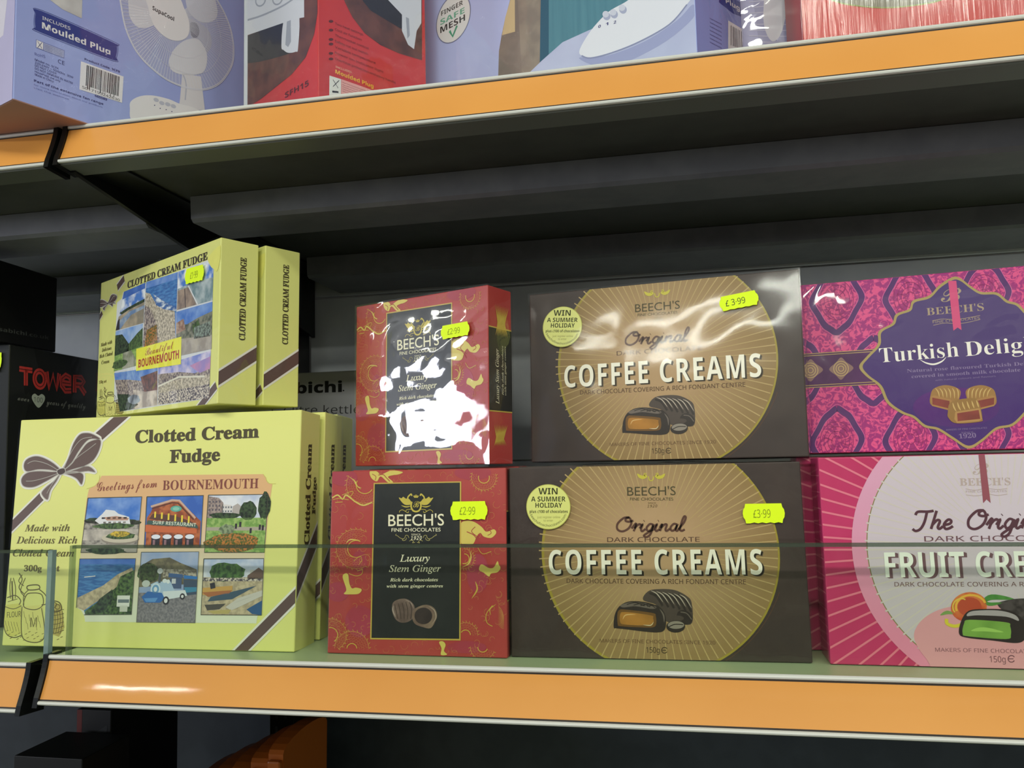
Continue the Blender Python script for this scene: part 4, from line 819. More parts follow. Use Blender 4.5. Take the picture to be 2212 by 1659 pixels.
for wh in ('right', 'left'):
    s_ = E_.face(wh); W, H = s_.W, s_.H
    s_.poly_ab([(0, H * .29), (W, H * .29), (W, H * .77), (0, H * .77)], P('c2a84c', 0.35), 2); s_.poly_ab([(0, H * .297), (W, H * .297), (W, H * .763), (0, H * .763)], P('1e2223', 0.35), 3)
    for txt, st, x, z0, z1, hh in (('Luxury Stem Ginger', 'serifi', 0.013, 0.045, 0.087, 0.0042), ('Rich dark chocolates', 'serifi', 0.019, 0.052, 0.090, 0.0020), ('with stem ginger centres', 'serifi', 0.0225, 0.052, 0.090, 0.0020)):
        vs, ps, _ = glyphs(txt, st); ch = caph(st); s_.mb.faces([s_.P3(x - hh * y / ch, z0 + (z1 - z0) * xx, 4) for xx, y in vs], ps, cr)
    for i in range(9): s_.poly_ab([(W * .3 + .002 * i, H * .72), (W * .45 + .001 * i, H * .80), (W * .3 + .0022 * i, H * .90), (W * .38 + .001 * i, H * .80)], GOLD, 4)
    for i in range(9): s_.poly_ab([(W * .2 + .002 * i, H * .10), (W * .35 + .001 * i, H * .14), (W * .2 + .0022 * i, H * .22), (W * .28 + .001 * i, H * .15)], GOLD, 4)
E_.done()
wrap(E_.root, DE, bump=0.2, scale=14, gain=1.0, amp=0.0005, seed=3)
ech = [c for c in bpy.data.objects if c.parent == E_.root]
price_tag(E_, 'front', (1222, 388), (152, -2), 150, '\u00a32\u00b799', view=EV, t0=-0.5, t1=0.34)
Db = stand_in(ech, 'chocolate_box', 'red stem ginger box turned askew on top, film reflecting bright white light', 'box', (-0.2600, 0.0880, 0.1372), -23.0, 1.3, DE, 'stem ginger boxes',
              dict(bump=0.38, scale=10, gain=1.3, amp=0.0012, seed=21, dist=2.2, puff=0.0010, rough=0.05))
price_tag(Db, 'front', (1140, 455), (124, -22), 118, '\u00a32\u00b799', view=(700, 600, 0.2532), t0=-0.52, t1=0.34, base=0.0034)
for k, lab in enumerate(('stem ginger box directly behind the lower one', 'stem ginger box at the back of the ginger row')):
    c = copy_tree(E_.root)
    for ch in [q for q in bpy.data.objects if q.parent == c and q.name.startswith('price_sticker')]: bpy.data.objects.remove(ch)
    c.location = E_.root.location + Vector((0.0025, 0.0355 * (k + 1), 0)); c['label'] = lab

# ------------------------------------------------------------------ fruit creams box (pink) and its neighbour behind
DI = (0.205, 0.0345, 0.1365)
PK = N('c8386c', 'b82c5c', 16, 0.3, 0.7, 0.42)
I_ = Carton('chocolate_box', 'pink and white fruit creams box cut off by the right edge, front of its row', 'box', (0.0962, 0.0313, 0.0), -0.4, 1.5, DI, PK, 'fruit creams boxes')
IV = (1720, 970, 0.3015)
f = I_.face('front', *IV)
c0 = (1500, 720)
f.rays(c0, 900, 1900, 84, 16, P('e27a8e', 0.45), 1, grow=False)
f.disc(c0, 1182, GR('e28aa8', 'dca0bc', 0.02, 0.12), 2); f.disc(c0, 1062, P('8c8450', 0.4), 3); f.disc(c0, 1054, GR('c6bcc4', 'cec2cc', 0.0, 0.1), 4)
f.rays(c0, 420, 1040, 90, 12, P('cfc6bf', 0.45), 5)
f.poly([(845, 1360), (870, 1260), (960, 1180), (1100, 1130), (1350, 1110), (1700, 1120), (2000, 1200), (2100, 1350), (2050, 1500), (1900, 1640), (1100, 1640), (930, 1500)], P('dc9ca4', 0.45), 6, smooth=True)
rb = P('94505c', 0.4); f.poly([(1302, 20), (1346, 20), (1391, 386), (1362, 360), (1338, 388)], rb, 8)
gi = P('b8a6a0', 0.45); f.text("BEECH'S", 'serifb', (1172, 262), (1535, 258), 52, gi, 7); f.text('B', 'script', (1265, 185), (1385, 178), 80, gi, 7)
f.stroke([(1212, 285), (1280, 294), (1360, 282), (1440, 290), (1510, 282)], 4, gi, 7); f.stroke([(1215, 328), (1290, 335), (1370, 322), (1440, 332), (1510, 322)], 4, gi, 7); f.text('FINE CHOCOLATES', 'plain', (1215, 312), (1508, 308), 14, gi, 7)
sc = P('54303c', 0.5)
brush(f, 'The', (850, 574), (1115, 570), 130, 19, sc, 8); brush(f, 'Original', (1210, 574), (1830, 564), 136, 19, sc, 8)
f.text('DARK CHOCOLATE', 'plain', (918, 662), (1925, 655), 38, P('6c4850', 0.5), 8)
for dx, dy, m, l in ((24, 8, P('705058'), 8), (18, 6, P('705058'), 8), (12, 4, P('705058'), 8), (0, 0, P('eef4e8', 0.45), 9)):
    f.text('FRUIT CREAMS', 'bold', (640, 918), (2130, 912), 182, m, l, shift=(dx, dy), spacing=1.04)
f.text('DARK CHOCOLATE COVERING A RICH FONDANT CENTRE', 'plain', (704, 984), (2290, 982), 32, P('7c5c5c', 0.5), 8)
f.ell(1235, 1130, 130, 105, N('c8502c', 'd87a40', 120), 9, rot=-10); f.ell(1240, 1130, 85, 68, P('b8482c'), 10); f.arc(1250, 1130, 108, 20, 200, 16, P('e8b040'), 11, ry=85); f.arc(1180, 1130, 60, 60, 220, 9, P('e0c050'), 12)
f.stroke([(1330, 1100), (1400, 1060), (1560, 1075)], 40, N('3c7a34', '5c9a48', 90), 8, taper=True); f.stroke([(1340, 1080), (1380, 1110), (1480, 1100)], 26, P('4c8a3c'), 9, taper=True); f.stroke([(1030, 1190), (1080, 1170), (1130, 1180)], 26, P('7c9c54'), 9, taper=True)
f.stroke([(1075, 1215), (1080, 1250), (1130, 1268), (1180, 1258)], 24, P('d8c83c'), 10)
dk = P('2c2426', 0.35)
f.poly([(1440, 1115), (1520, 1080), (1650, 1070), (1800, 1090), (1850, 1180), (1700, 1260), (1560, 1210)], N('241e20', '4c4446', 160), 9, smooth=True)
f.poly([(1165, 1320), (1180, 1230), (1230, 1160), (1330, 1145), (1500, 1150), (1590, 1190), (1640, 1260), (1640, 1350), (1580, 1388), (1400, 1370), (1220, 1350)], dk, 12, smooth=True)
f.poly([(1190, 1320), (1200, 1250), (1240, 1222), (1500, 1240), (1530, 1270), (1535, 1330), (1500, 1360), (1230, 1340)], N('5c8a34', '86b450', 40, 0.3, 0.7), 13, smooth=True); f.stroke([(1250, 1300), (1340, 1290), (1480, 1310)], 30, P('9cc860'), 14, taper=True)
f.poly([(1220, 1195), (1260, 1160), (1440, 1155), (1560, 1185), (1590, 1230), (1500, 1200), (1300, 1190)], P('a8a0a4', 0.4), 13, smooth=True)
f.text('MAKERS OF FINE CHOCOLATES SINCE 1920', 'plain', (995, 1450), (1995, 1470), 28, P('8c5c68', 0.5), 8); f.text('150g', 'plain', (1386, 1526), (1500, 1528), 44, P('7c4c58', 0.5), 8); e_mark(f, 1540, 1502, 24, P('7c4c58', 0.5), 8)
s_ = I_.face('left'); 
for i in range(11): s_.poly_ab([(0, .012 + i * .0112), (s_.W, .012 + i * .0112), (s_.W, .0127 + i * .0112), (0, .0127 + i * .0112)], P('e27a8e', 0.45), 1)
I_.done(); wrap(I_.root, DI, bump=0.08, scale=10, gain=0.8, amp=0.0003, seed=4, sides=('front', 'left', 'top'))
for k, (dx, dy, lab) in enumerate(((-0.0085, 0.0385, 'crimson edge of the second fruit creams box, peeping out in shadow'), (-0.001, 0.0770, 'third fruit creams box, deep behind the pink and white one'))):
    c = copy_tree(I_.root); c.location = I_.root.location + Vector((dx, dy, 0)); c['label'] = lab

# ------------------------------------------------------------------ turkish delight box (purple)
DH = (0.200, 0.032, 0.1245)
DAM = N('dc4f88', '9c2474', 175, 0.44, 0.54, 0.42, 3, (1, 1, 1), 2.2)
H_ = Carton('chocolate_box', 'magenta and purple damask Turkish delight box stacked on the pink box', 'box', (0.0942, 0.0700, 0.1392), -8.5, 2.0, DH, DAM, 'Turkish delight boxes')
HV = (1700, 540, 0.2833)
f = H_.face('front', *HV)
PU = N('5a2a6c', '4c2462', 60, 0.3, 0.7); pk2 = P('d2609c', 0.45)
def ogee(cx, cy, w_, h_, l=1):
    for k_, m_, wd in ((1.0, PU, 46), (1.13, pk2, 5), (0.86, pk2, 5)):
        p = [(0, -1), (.28, -.86), (.5, -.72), (.72, -.42), (.98, 0), (.72, .42), (.5, .72), (.28, .86), (0, 1), (-.28, .86), (-.5, .72), (-.72, .42), (-.98, 0), (-.72, -.42), (-.5, -.72), (-.28, -.86)]
        f.stroke([(cx + a * w_ * k_, cy + b * h_ * k_ - a * w_ * k_ * 0.10) for a, b in p], wd, m_, l + (1 if wd == 5 else 0), closed=True)
    for i in range(4):
        f.arc(cx, cy, w_ * (.2 + .15 * i), 0, 360, 5, P('94246c', 0.45), l + 1, ry=h_ * (.16 + .15 * i), n=24)
    for i in range(12):
        t = math.pi * i / 6; f.stroke([(cx + w_ * .12 * math.cos(t), cy + h_ * .12 * math.sin(t)), (cx + w_ * .45 * math.cos(t + .25), cy + h_ * .45 * math.sin(t + .25)), (cx + w_ * .62 * math.cos(t), cy + h_ * .62 * math.sin(t))], 12, P('e0568e', 0.45) if i % 2 else P('a02a70', 0.45), l + 1, taper=True)
for j in range(-1, 3):
    for i in range(-1, 6):
        cx = 440 + i * 560 + (280 if j % 2 else 0) - 60; cy = 380 + j * 540 - i * 20
        if abs(j - .8) < 3: ogee(cx, cy, 195, 250)
f.poly([(60, 795), (700, 755), (720, 1015), (60, 1060)], N('57285f', '47214f', 40, 0.3, 0.7), 4)
for a, b in (((60, 800), (700, 756)), ((60, 815), (700, 772)), ((60, 1040), (700, 1004)), ((60, 1056), (700, 1022))): f.stroke([a, b], 5, P('b89c60', 0.4), 5, smooth=False)
for cx, cy in ((412, 905), (180, 918)):
    f.poly([(cx, cy - 85), (cx + 40, cy - 50), (cx + 95, cy - 5), (cx + 40, cy + 45), (cx, cy + 85), (cx - 40, cy + 50), (cx - 90, cy + 5), (cx - 40, cy - 45)], P('8a6a64', 0.4), 5, smooth=True)
    for r_ in (20, 38, 56): f.arc(cx, cy, r_, 0, 360, 6, P('c0a470', 0.4), 6, n=20)
med = [(1260, 208), (1320, 215), (1400, 275), (1480, 320), (1600, 325), (1680, 385), (1760, 410), (1830, 480), (1900, 520), (1960, 600), (2100, 740), (2180, 850), (2100, 960), (2010, 1080), (1960, 1170), (1880, 1200), (1830, 1240), (1725, 1340), (1600, 1370), (1490, 1460), (1385, 1515), (1270, 1450), (1150, 1375), (1045, 1350), (960, 1280), (870, 1245), (760, 1165), (700, 1040), (600, 960), (550, 890), (600, 820), (690, 720), (700, 620), (800, 560), (830, 490), (930, 450), (960, 385), (1080, 350), (1160, 270)]
f.poly(med, P('a8955c', 0.35), 6, smooth=True)
mc = (1370, 862); f.poly([(mc[0] + (x - mc[0]) * 0.968, mc[1] + (y - mc[1]) * 0.966) for x, y in med], GR('3f1f6c', '4a3670', 0.02, 0.08), 7, smooth=True)
f.ell(1290, 1200, 330, 150, N('5c1f78', '4a1c6c', 12), 8)
f.poly([(1228, 236), (1290, 236), (1330, 612), (1300, 592), (1268, 616)], P('d24c7c', 0.4), 10)
hb = P('a8947c', 0.45); f.text("BEECH'S", 'serifb', (1066, 500), (1502, 462), 56, hb, 9, bold=-0.006)
f.text('B', 'script', (1175, 400), (1335, 385), 100, hb, 9)
f.stroke([(1108, 540), (1180, 528), (1260, 530), (1340, 524), (1472, 500)], 4, hb, 9); f.stroke([(1115, 575), (1200, 558), (1280, 562), (1360, 556), (1474, 530)], 4, hb, 9); f.text('FINE CHOCOLATES', 'plain', (1112, 560), (1470, 528), 18, hb, 9)
tw = P('eeeae0', 0.45); f.text('Turkish', 'serifb', (710, 860), (1312, 812), 112, tw, 10, bold=-0.008); f.text('Delight', 'serifb', (1362, 812), (1985, 762), 112, tw, 10, bold=-0.008)
f.stroke([(1010, 835), (1060, 862), (1120, 872), (1180, 850), (1215, 815)], 14, tw, 10, taper=True)
sb = P('83729a', 0.5); f.text('Natural rose flavoured Turkish Delight', 'serifb', (915, 935), (1925, 872), 26, sb, 9); f.text('covered in smooth milk chocolate', 'serifb', (950, 978), (1780, 926), 26, sb, 9); f.text('with natural colours and flavours', 'plain', (1130, 1000), (1590, 968), 12, sb, 9)
def delight(ox, oy, k, m=1):
    g = lambda x, y: (ox + x * k * m, oy + y * k)
    f.poly([g(0, 60), g(30, 10), (ox + 120 * k * m, oy - 15 * k), g(215, 10), g(240, 60), g(180, 180), g(90, 170), g(0, 140)], P('9c7440', 0.4), 10, smooth=True)
    f.poly([g(0, 75), g(30, 68), g(160, 100), g(175, 120), g(165, 180), g(140, 186), g(10, 152)], P('a87c48', 0.4), 11)
    f.poly([g(12, 85), g(150, 112), g(155, 175), g(14, 140)], N('8a3c34', '7a342c', 60), 12)
    for i in range(6): f.stroke([g(35 + 34 * i, 8), g(60 + 32 * i, 40), g(70 + 30 * i, 82 + 3 * i)], 9, P('c8a868', 0.4), 13, taper=True)
delight(1095, 1045, 0.95); delight(1590, 1045, 0.95, -1)
ox, oy = 1225, 1150
f.poly([(1225, 1240), (1250, 1160), (1400, 1130), (1460, 1160), (1488, 1280), (1470, 1310), (1290, 1322), (1230, 1280)], P('94703c', 0.4), 14, smooth=True); f.poly([(1282, 1235), (1470, 1205), (1486, 1290), (1460, 1306), (1296, 1320), (1275, 1290)], P('b08850', 0.4), 15); f.poly([(1296, 1246), (1460, 1220), (1472, 1288), (1300, 1306)], N('8e4036', '7a342c', 60), 16)
for i in range(6): f.stroke([(1262 + 36 * i, 1165 - 4 * i), (1272 + 36 * i, 1200 - 5 * i), (1290 + 34 * i, 1232 - 6 * i)], 11, P('c8a868', 0.4), 16, taper=True)
f.text('MAKERS OF FINE CHOCOLATES', 'plain', (1215, 1378), (1525, 1362), 12, sb, 9); f.text('SINCE', 'plain', (1330, 1400), (1420, 1396), 12, sb, 9); f.text('1920', 'serifb', (1312, 1438), (1442, 1430), 34, sb, 9)
H_.done(); wrap(H_.root, DH, bump=0.5, scale=10, gain=1.1, amp=0.0010, seed=31, dist=2.0, rough=0.05)

# ------------------------------------------------------------------ kettle carton against the back panel
DK = (0.235, 0.150, 0.2365)
KX = on_y(566, 803, 0.255).x
K_ = Carton('kettle_box', 'grey kettle box with black lettering in shadow behind the fudge and ginger boxes', 'box', (KX - 0.0195, 0.255, 0.0), 0.0, 0.0, DK, P('b4b4bc', 0.5), bev=0.001)
f = K_.face('front', 560, 520, 0.2412)
f.text('sabichi', 'bold', (128, 1374), (742, 1352), 92, P('16161a', 0.5), 2, bold=0.02); f.ell(755, 1342, 7, 7, P('16161a'), 2)
f.text('1.7 litre kettle', 'plain', (90, 1558), (905, 1546), 74, P('3c3c42', 0.5), 2, bold=-0.006)
K_.done()

# ------------------------------------------------------------------ black cartons in the left bay
def side_box(name, label, cx, cy, z0, d, h, w_, mat, yaw=5.0, group=None):
    """box whose right-hand side faces the camera; (cx, cy) is its front right corner"""
    e = Vector((math.cos(R(yaw)), math.sin(R(yaw)), 0)); loc = Vector((cx, cy, z0)) - e * w_
    return Carton(name, label, 'box', loc, yaw, 0.0, (w_, d, h), mat, group, bev=0.001)
BK = P('1a1b1a', 0.3)
T_ = side_box('appliance_box', 'black appliance box with red lettering at the left edge', -0.627, 0.120, -0.0065, 0.150, 0.2685, 0.20, BK)
f = T_.face('right', 0, 500, 0.3376)
RD = P('cc3c38', 0.5); RDD = P('5c1c1c', 0.5)
def tower(f, a, b, h, l=2):
    """bold rounded capitals with an inline stripe"""
    ux, uy = (b[0] - a[0]) / 5.0, (b[1] - a[1]) / 5.0
    g = lambda i, x, y: (a[0] + ux * (i + x), a[1] + uy * (i + x) - y * h)
    for wd, m_, ll in ((30, RD, l), (5, RDD, l + 1)):
        s_ = lambda pts, sm=False, c=False: f.stroke(pts, wd, m_, ll, smooth=sm, closed=c)
        s_([g(0, -.03, .90), g(0, .95, .90)]); s_([g(0, .46, .90), g(0, .46, .04)])
        s_([g(1, .5 + .38 * math.cos(2 * math.pi * i / 12), .5 + .42 * math.sin(2 * math.pi * i / 12)) for i in range(12)], True, True)
        s_([g(2, .02, .95), g(2, .22, .08), g(2, .5, .85), g(2, .76, .08), g(2, .96, .95)])
        s_([g(3, .2, .48), g(3, .8, .48), g(3, .76, .82), g(3, .45, .90), g(3, .16, .70), g(3, .14, .32), g(3, .42, .06), g(3, .86, .12)])
        s_([g(4, .12, .04), g(4, .12, .90), g(4, .62, .90), g(4, .82, .70), g(4, .62, .48), g(4, .2, .46)]); s_([g(4, .5, .46), g(4, .92, .04)])
tower(f, (125, 985), (552, 1046), 118)
gr = P('8a8c88', 0.5)
f.text('over', 'script', (112, 1080), (186, 1090), 34, gr, 2); f.poly([(245, 1128), (208, 1082), (204, 1052), (222, 1038), (244, 1052), (266, 1040), (286, 1058), (280, 1090)], P('b4bcb4', 0.5), 2, smooth=True); f.text('100', 'plain', (215, 1090), (272, 1096), 32, P('5c625c'), 3)
f.text('years of quality', 'script', (295, 1106), (546, 1134), 34, gr, 2)
T_.done(); wrap(T_.root, (0.20, 0.150, 0.2685), bump=0.2, scale=10, gain=0.7, amp=0.0004, seed=41, sides=('front', 'right'))
f2 = T_.face('front')
price_tag(T_, 'front', (-14, 782), (20, 2), 44, '\u00a3', base=0.0019)
S_ = side_box('appliance_box', 'larger black box with faint grey web address, stacked in the dark above it', -0.6325, 0.100, 0.2640, 0.096, 0.080, 0.18, P('121213', 0.35))
f = S_.face('right', 0, 500, 0.3376); f.text('sabichi.co.uk', 'bold', (-8, 636), (312, 692), 24, P('4c4e50', 0.5), 2)
S_.done()
S_.root['label'] = 'black box with faint grey web address stacked on the red-lettered black box'
# ------------------------------------------------------------------ upper shelf: fan and heater boxes
ZT = 0.4142
LIL = N('98a6e2', '9eace6', 20, 0.3, 0.7, 0.4)
def at_right_corner(cx, cy, yaw, w_): return (cx - w_ * math.cos(R(yaw)), cy - w_ * math.sin(R(yaw)), ZT)
DJ = (0.207, 0.120, 0.26)
J_ = Carton('fan_box', 'large lilac desk fan box turned sideways, its corner overhanging the gap between shelves', 'box', (-0.4687, -0.0533, ZT), 67.8, 0.0, DJ, LIL, bev=0.001)
kr = J_.mb.mi(P('b08a80', 0.6))
for i, fc in enumerate(J_.mb.f):
    if all(J_.mb.v[q][2] < 0.0012 for q in fc): J_.mb.m[i] = kr
f = J_.face('front', 0, 0, 0.3376)
NV = P('34408c', 0.4); TX = P('3c3c78', 0.5); TXL = P('6c74b4', 0.5); FW_ = P('e2e2ea', 0.45)
f.poly([(330, -20), (527, -40), (523, 118), (400, 60), (320, 0)], N('bdbcc0', 'cfcfd2', 40), 1)
f.poly([(228, 90), (262, 70), (718, 270), (747, 300), (740, 362), (712, 380), (258, 206), (226, 172)], NV, 1, smooth=True); f.stroke([(224, 88), (262, 64), (720, 264), (753, 298), (745, 368), (714, 387), (256, 212), (220, 174)], 3, NV, 1, closed=True)
up = (0.1, -1)
f.text('INCLUDES', 'plain', (270, 124), (450, 193), 20, FW_, 3, bold=0.01); f.text('Moulded Plug', 'bold', (268, 180), (705, 352), 37, FW_, 3, bold=0.01)
f.poly([(230, 252), (412, 322), (410, 374), (229, 305)], TXL, 1); f.poly([(233, 256), (276, 273), (275, 318), (232, 303)], FW_, 2); f.poly([(280, 275), (409, 325), (407, 369), (279, 322)], P('a8b0d8'), 2)
f.stroke([(240, 265), (268, 312)], 3, TX, 3); f.stroke([(268, 272), (240, 305)], 3, TX, 3)
for i in range(4): f.text('recycling advice for this product', 'plain', (284, 288 + i * 10), (400, 332 + i * 10), 6, TX, 3)
f.text('RoHS', 'plain', (222, 354), (290, 372), 18, TXL, 3); f.text('CE', 'plain', (370, 402), (412, 418), 24, TX, 3)
for i, (t_, b_) in enumerate((('Model no. SCFK', 375), ('220-240V ~ 50/60Hz  30W', 468), ('DO NOT COVER', 360), ('DO NOT IMMERSE IN WATER', 465), ('Household use only', 385), ('Made in China', 340))):
    f.text(t_, 'plain', (222, 386 + i * 19), (b_, 386 + i * 19 + (b_ - 222) * 0.40), 13, TX, 3, bold=0.004)
f.text('Part of the extensive fan range', 'bold', (217, 522), (660, 672), 14, TX, 3)
f.text('for more information about our products', 'plain', (215, 545), (655, 690), 9, TXL, 3); f.text('visit the website', 'plain', (215, 565), (440, 640), 9, TXL, 3)
f.text('Product Code: SCF9', 'bold', (540, 384), (766, 466), 13, TX, 3)
f.poly([(517, 392), (790, 490), (780, 658), (507, 572)], FW_, 2)
q = Pic(f, [(517, 392), (790, 490), (780, 658), (507, 572)], 3); rr = random.Random(5); u = .14
while u < .90:
    wd_ = rr.choice([.008, .014, .022]); q.r(u, .06, u + wd_, .80 if rr.random() < .8 else .9, P('1c1c24')); u += wd_ + rr.choice([.008, .012, .02])
f.text('5017193242630', 'plain', (525, 565), (765, 650), 16, P('1c1c24'), 4); f.text('665589', 'bold', (606, 618), (684, 645), 14, TX, 3)
gr_ = [(750, -80), (765, 0), (800, 180), (870, 330), (970, 440), (1100, 530), (1270, 578), (1400, 540), (1480, 430), (1496, 320), (1480, 200), (1440, 90), (1390, 0), (1340, -80)]
f.poly(gr_, P('a6aed8', 0.45), 1)
gm = P('d8dcec', 0.45); gc = (1120, 110)
for i in range(len(gr_) - 1):
    for j in range(7):
        t = j / 7; x = gr_[i][0] * (1 - t) + gr_[i + 1][0] * t; y = gr_[i][1] * (1 - t) + gr_[i + 1][1] * t
        f.stroke([(gc[0] + (x - gc[0]) * .22, gc[1] + (y - gc[1]) * .22), (x, y)], 2.2, gm, 5, smooth=False)
for k_ in (1.0, 0.985, 0.78, 0.56): f.stroke([(gc[0] + (x - gc[0]) * k_, gc[1] + (y - gc[1]) * k_) for x, y in gr_], 5 if k_ > .9 else 2, gm, 5)
f.poly([(835, -60), (822, 60), (840, 130), (890, 178), (960, 170), (1000, 140), (960, 60), (960, -60)], P('d6d8e4', .45), 3, smooth=True)
f.poly([(1180, 260), (1110, 320), (1080, 400), (1110, 460), (1210, 482), (1300, 460), (1325, 380), (1310, 310), (1260, 250)], P('d6d8e4', .45), 3, smooth=True)
f.poly([(1200, -60), (1200, 60), (1280, 140), (1370, 130), (1390, 60), (1340, -60)], P('ccd0e2', .45), 3, smooth=True)
f.poly([(1200, 120), (1330, 190), (1350, 300), (1290, 350), (1230, 260)], P('b0b4cc', .45), 2, smooth=True); f.poly([(1215, 150), (1255, 150), (1275, 200), (1260, 240), (1225, 230)], P('60647c', .45), 4, smooth=True)
f.poly([(942, -40), (950, 60), (985, 165), (1060, 240), (1140, 262), (1200, 230), (1210, 150), (1180, 60), (1120, -40)], FW_, 6, smooth=True)
f.text('SupaCool', 'bold', (973, 62), (1111, 136), 26, P('26262e'), 8)
f.poly([(1165, 470), (1285, 490), (1310, 705), (1140, 700), (1150, 640)], P('d6d6e0', .45), 3); f.stroke([(1172, 480), (1190, 540), (1184, 640)], 8, P('b4b8cc', .45), 4)
f.poly([(830, 690), (840, 645), (900, 615), (980, 612), (1080, 635), (1150, 665), (1240, 690), (1300, 740), (1100, 780), (860, 780)], P('e0e0e8', .45), 4, smooth=True)
for i, (x, y) in enumerate(((998, 640), (1034, 660), (1072, 668), (1108, 680))): f.ell(x, y, 18, 12, P('b8bcd0', .45), 5, rot=25); f.ell(x - 10, y + 34, 4, 3, TX, 5)
s_ = J_.face('left', 0, 0, 0.3376)
s_.poly_ab([(0, 0.0), (s_.W, 0.0), (s_.W, .26), (0, .26)], P('b9b4da', .4), 1); s_.poly_ab([(0, .04), (s_.W * .86, .055), (s_.W * .92, .10), (s_.W * .93, .26), (0, .26)], P('d8d4e4', .4), 2); s_.poly_ab([(s_.W * .72, .085), (s_.W * .93, .085), (s_.W * .93, .26), (s_.W * .8, .26)], P('6c7484', .4), 3)
J_.done(); wrap(J_.root, DJ, bump=0.35, scale=14, gain=0.8, amp=0.0008, seed=51, sides=('front', 'left'))

DKh = (0.1030, 0.115, 0.26); KR = N('cc3430', 'c02c2c', 25, 0.3, 0.7, 0.38)
K2 = Carton('heater_box', 'red fan heater box with its corner facing out, between the two lilac fan boxes', 'box', at_right_corner(-0.2604, 0.0200, -30, 0.103), -30, 0.0, DKh, KR)
f = K2.face('front', 500, 0, 0.3345)
SW = N('4c2c26', '6c4034', 60, 0.35, 0.65); BKP = P('16181c', 0.35); HW = P('d0d2da', 0.45); HG = P('9ca0ac', 0.45); KT = P('5c1a18', 0.5)
f.poly([(60, -60), (565, -60), (560, 60), (535, 220), (480, 370), (390, 480), (290, 560), (190, 640), (60, 720)], SW, 1)
f.poly([(60, 235), (100, 235), (330, 135), (400, 200), (430, 330), (300, 370), (180, 400), (60, 415)], BKP, 2); f.poly([(60, 0), (150, -40), (300, -60), (470, -60), (471, 112), (440, 118), (360, 140), (110, 226), (60, 236)], HW, 3)
f.stroke([(105, 130), (200, 100), (330, 40), (420, -20)], 8, HG, 4); f.ell(190, 0, 34, 46, HG, 4, rot=20); f.ell(190, 0, 26, 36, HW, 5, rot=20); f.ell(300, -10, 34, 46, HG, 4, rot=20); f.ell(300, -10, 26, 36, HW, 5, rot=20)
f.poly([(345, 120), (435, 90), (432, 310), (415, 335), (370, 342), (340, 325), (324, 295)], HW, 4, smooth=True); f.poly([(360, 140), (385, 130), (386, 270), (368, 305), (350, 290)], HG, 5)
f.text('SFH15', 'bold', (347, 634), (500, 552), 36, KT, 4)
s_ = K2.face('right', 500, 0, 0.3345)
s_.poly([(700, -60), (735, 20), (780, 110), (860, 215), (960, 290), (1080, 345), (1230, 390), (1230, -60)], SW, 1); s_.poly([(820, -60), (850, 10), (900, 70), (1000, 130), (1100, 190), (1150, 200), (1150, -60)], BKP, 2)
s_.poly([(960, -60), (1010, 0), (1100, 95), (1100, 200), (1140, 290), (1178, 318), (1195, 200), (1225, 150), (1225, -60)], HW, 3); s_.poly([(1125, 110), (1145, 120), (1150, 230), (1135, 250)], HG, 4)
bl = [('Two heat settings', 850), ('Cool air function', 840), ('Thermostat control', 885), ('Safety cut out switch', 880), ('Variable temperature', 930), ('Power on indicator light', 980), ('Overheat protection and carry handle', 1060)]
for i, (t_, b_) in enumerate(bl):
    y = 158 + i * 38; s_.text(t_, 'plain', (668, y), (b_, y + (b_ - 668) * 0.40), 15, KT, 2)
for y in (138, 195, 255, 285, 345, 381): s_.ell(642, y, 15, 9, KT, 2, n=12)
s_.text('INCLUDES', 'plain', (672, 437), (776, 474), 13, P('e8c8a8'), 2); s_.text('Moulded Plug', 'bold', (671, 474), (916, 570), 25, P('e8b830'), 2)
s_.poly([(632, 488), (708, 512), (706, 640), (630, 640)], P('dcdcd8'), 2); s_.stroke([(655, 515), (688, 570)], 4, BKP, 3); s_.stroke([(694, 520), (655, 560)], 4, BKP, 3); s_.poly([(650, 585), (690, 590), (690, 602), (650, 598)], BKP, 3)
s_.poly([(710, 512), (930, 590), (930, 640), (708, 640)], P('e0a09c'), 2)
for i in range(5): s_.text('Waste electrical products should be recycled', 'plain', (716, 535 + i * 14), (900, 602 + i * 14), 6, KT, 3)
K2.done(); wrap(K2.root, DKh, bump=0.3, scale=14, gain=0.8, amp=0.0007, seed=61, sides=('front', 'right'))

DL = (0.285, 0.075, 0.26)
L_ = Carton('fan_box', 'lilac fan box with a round safe mesh badge and a fan base on a table', 'box', at_right_corner(0.0274, 0.0100, -30, 0.285), -30, 0.0, DL, N('bac6f8', 'b6c2f4', 20, 0.3, 0.7, 0.4), 'desk fan boxes')
f = L_.face('front', 500, 0, 0.3345)
f.poly([(1830, -80), (1800, 0), (1768, 120), (1745, 230), (1728, 330), (1722, 540), (2900, 540), (2900, -80)], N('8a8078', '7c746e', 30), 1)
f.poly([(1830, -80), (1832, 205), (1748, 228), (1770, 110), (1805, -10)], P('cdb890'), 2); f.poly([(1845, -80), (1990, -80), (2000, 540), (1880, 540)], N('948a7e', '857c74', 60), 2)
f.poly([(2000, -80), (2900, -80), (2900, 540), (1995, 540)], N('4c8092', '578c9c', 40, 0.3, 0.7, stretch=(6, 1, .3)), 3); f.poly([(2000, -80), (2050, -80), (2050, 540), (1990, 540)], P('2f5c74'), 4)
f.disc((1432, 118), 108, P('7c84a8', .45), 2, 40)
f.disc((1432, 120), 103, P('e2e4e8', .45), 3, 40)
f.text('FINGER', 'bold', (1356, 104), (1496, 30), 30, P('4a4f50'), 4); f.text('SAFE', 'bold', (1350, 164), (1507, 82), 36, P('6cae98'), 4); f.text('MESH', 'bold', (1350, 216), (1510, 132), 40, P('34383a'), 4)
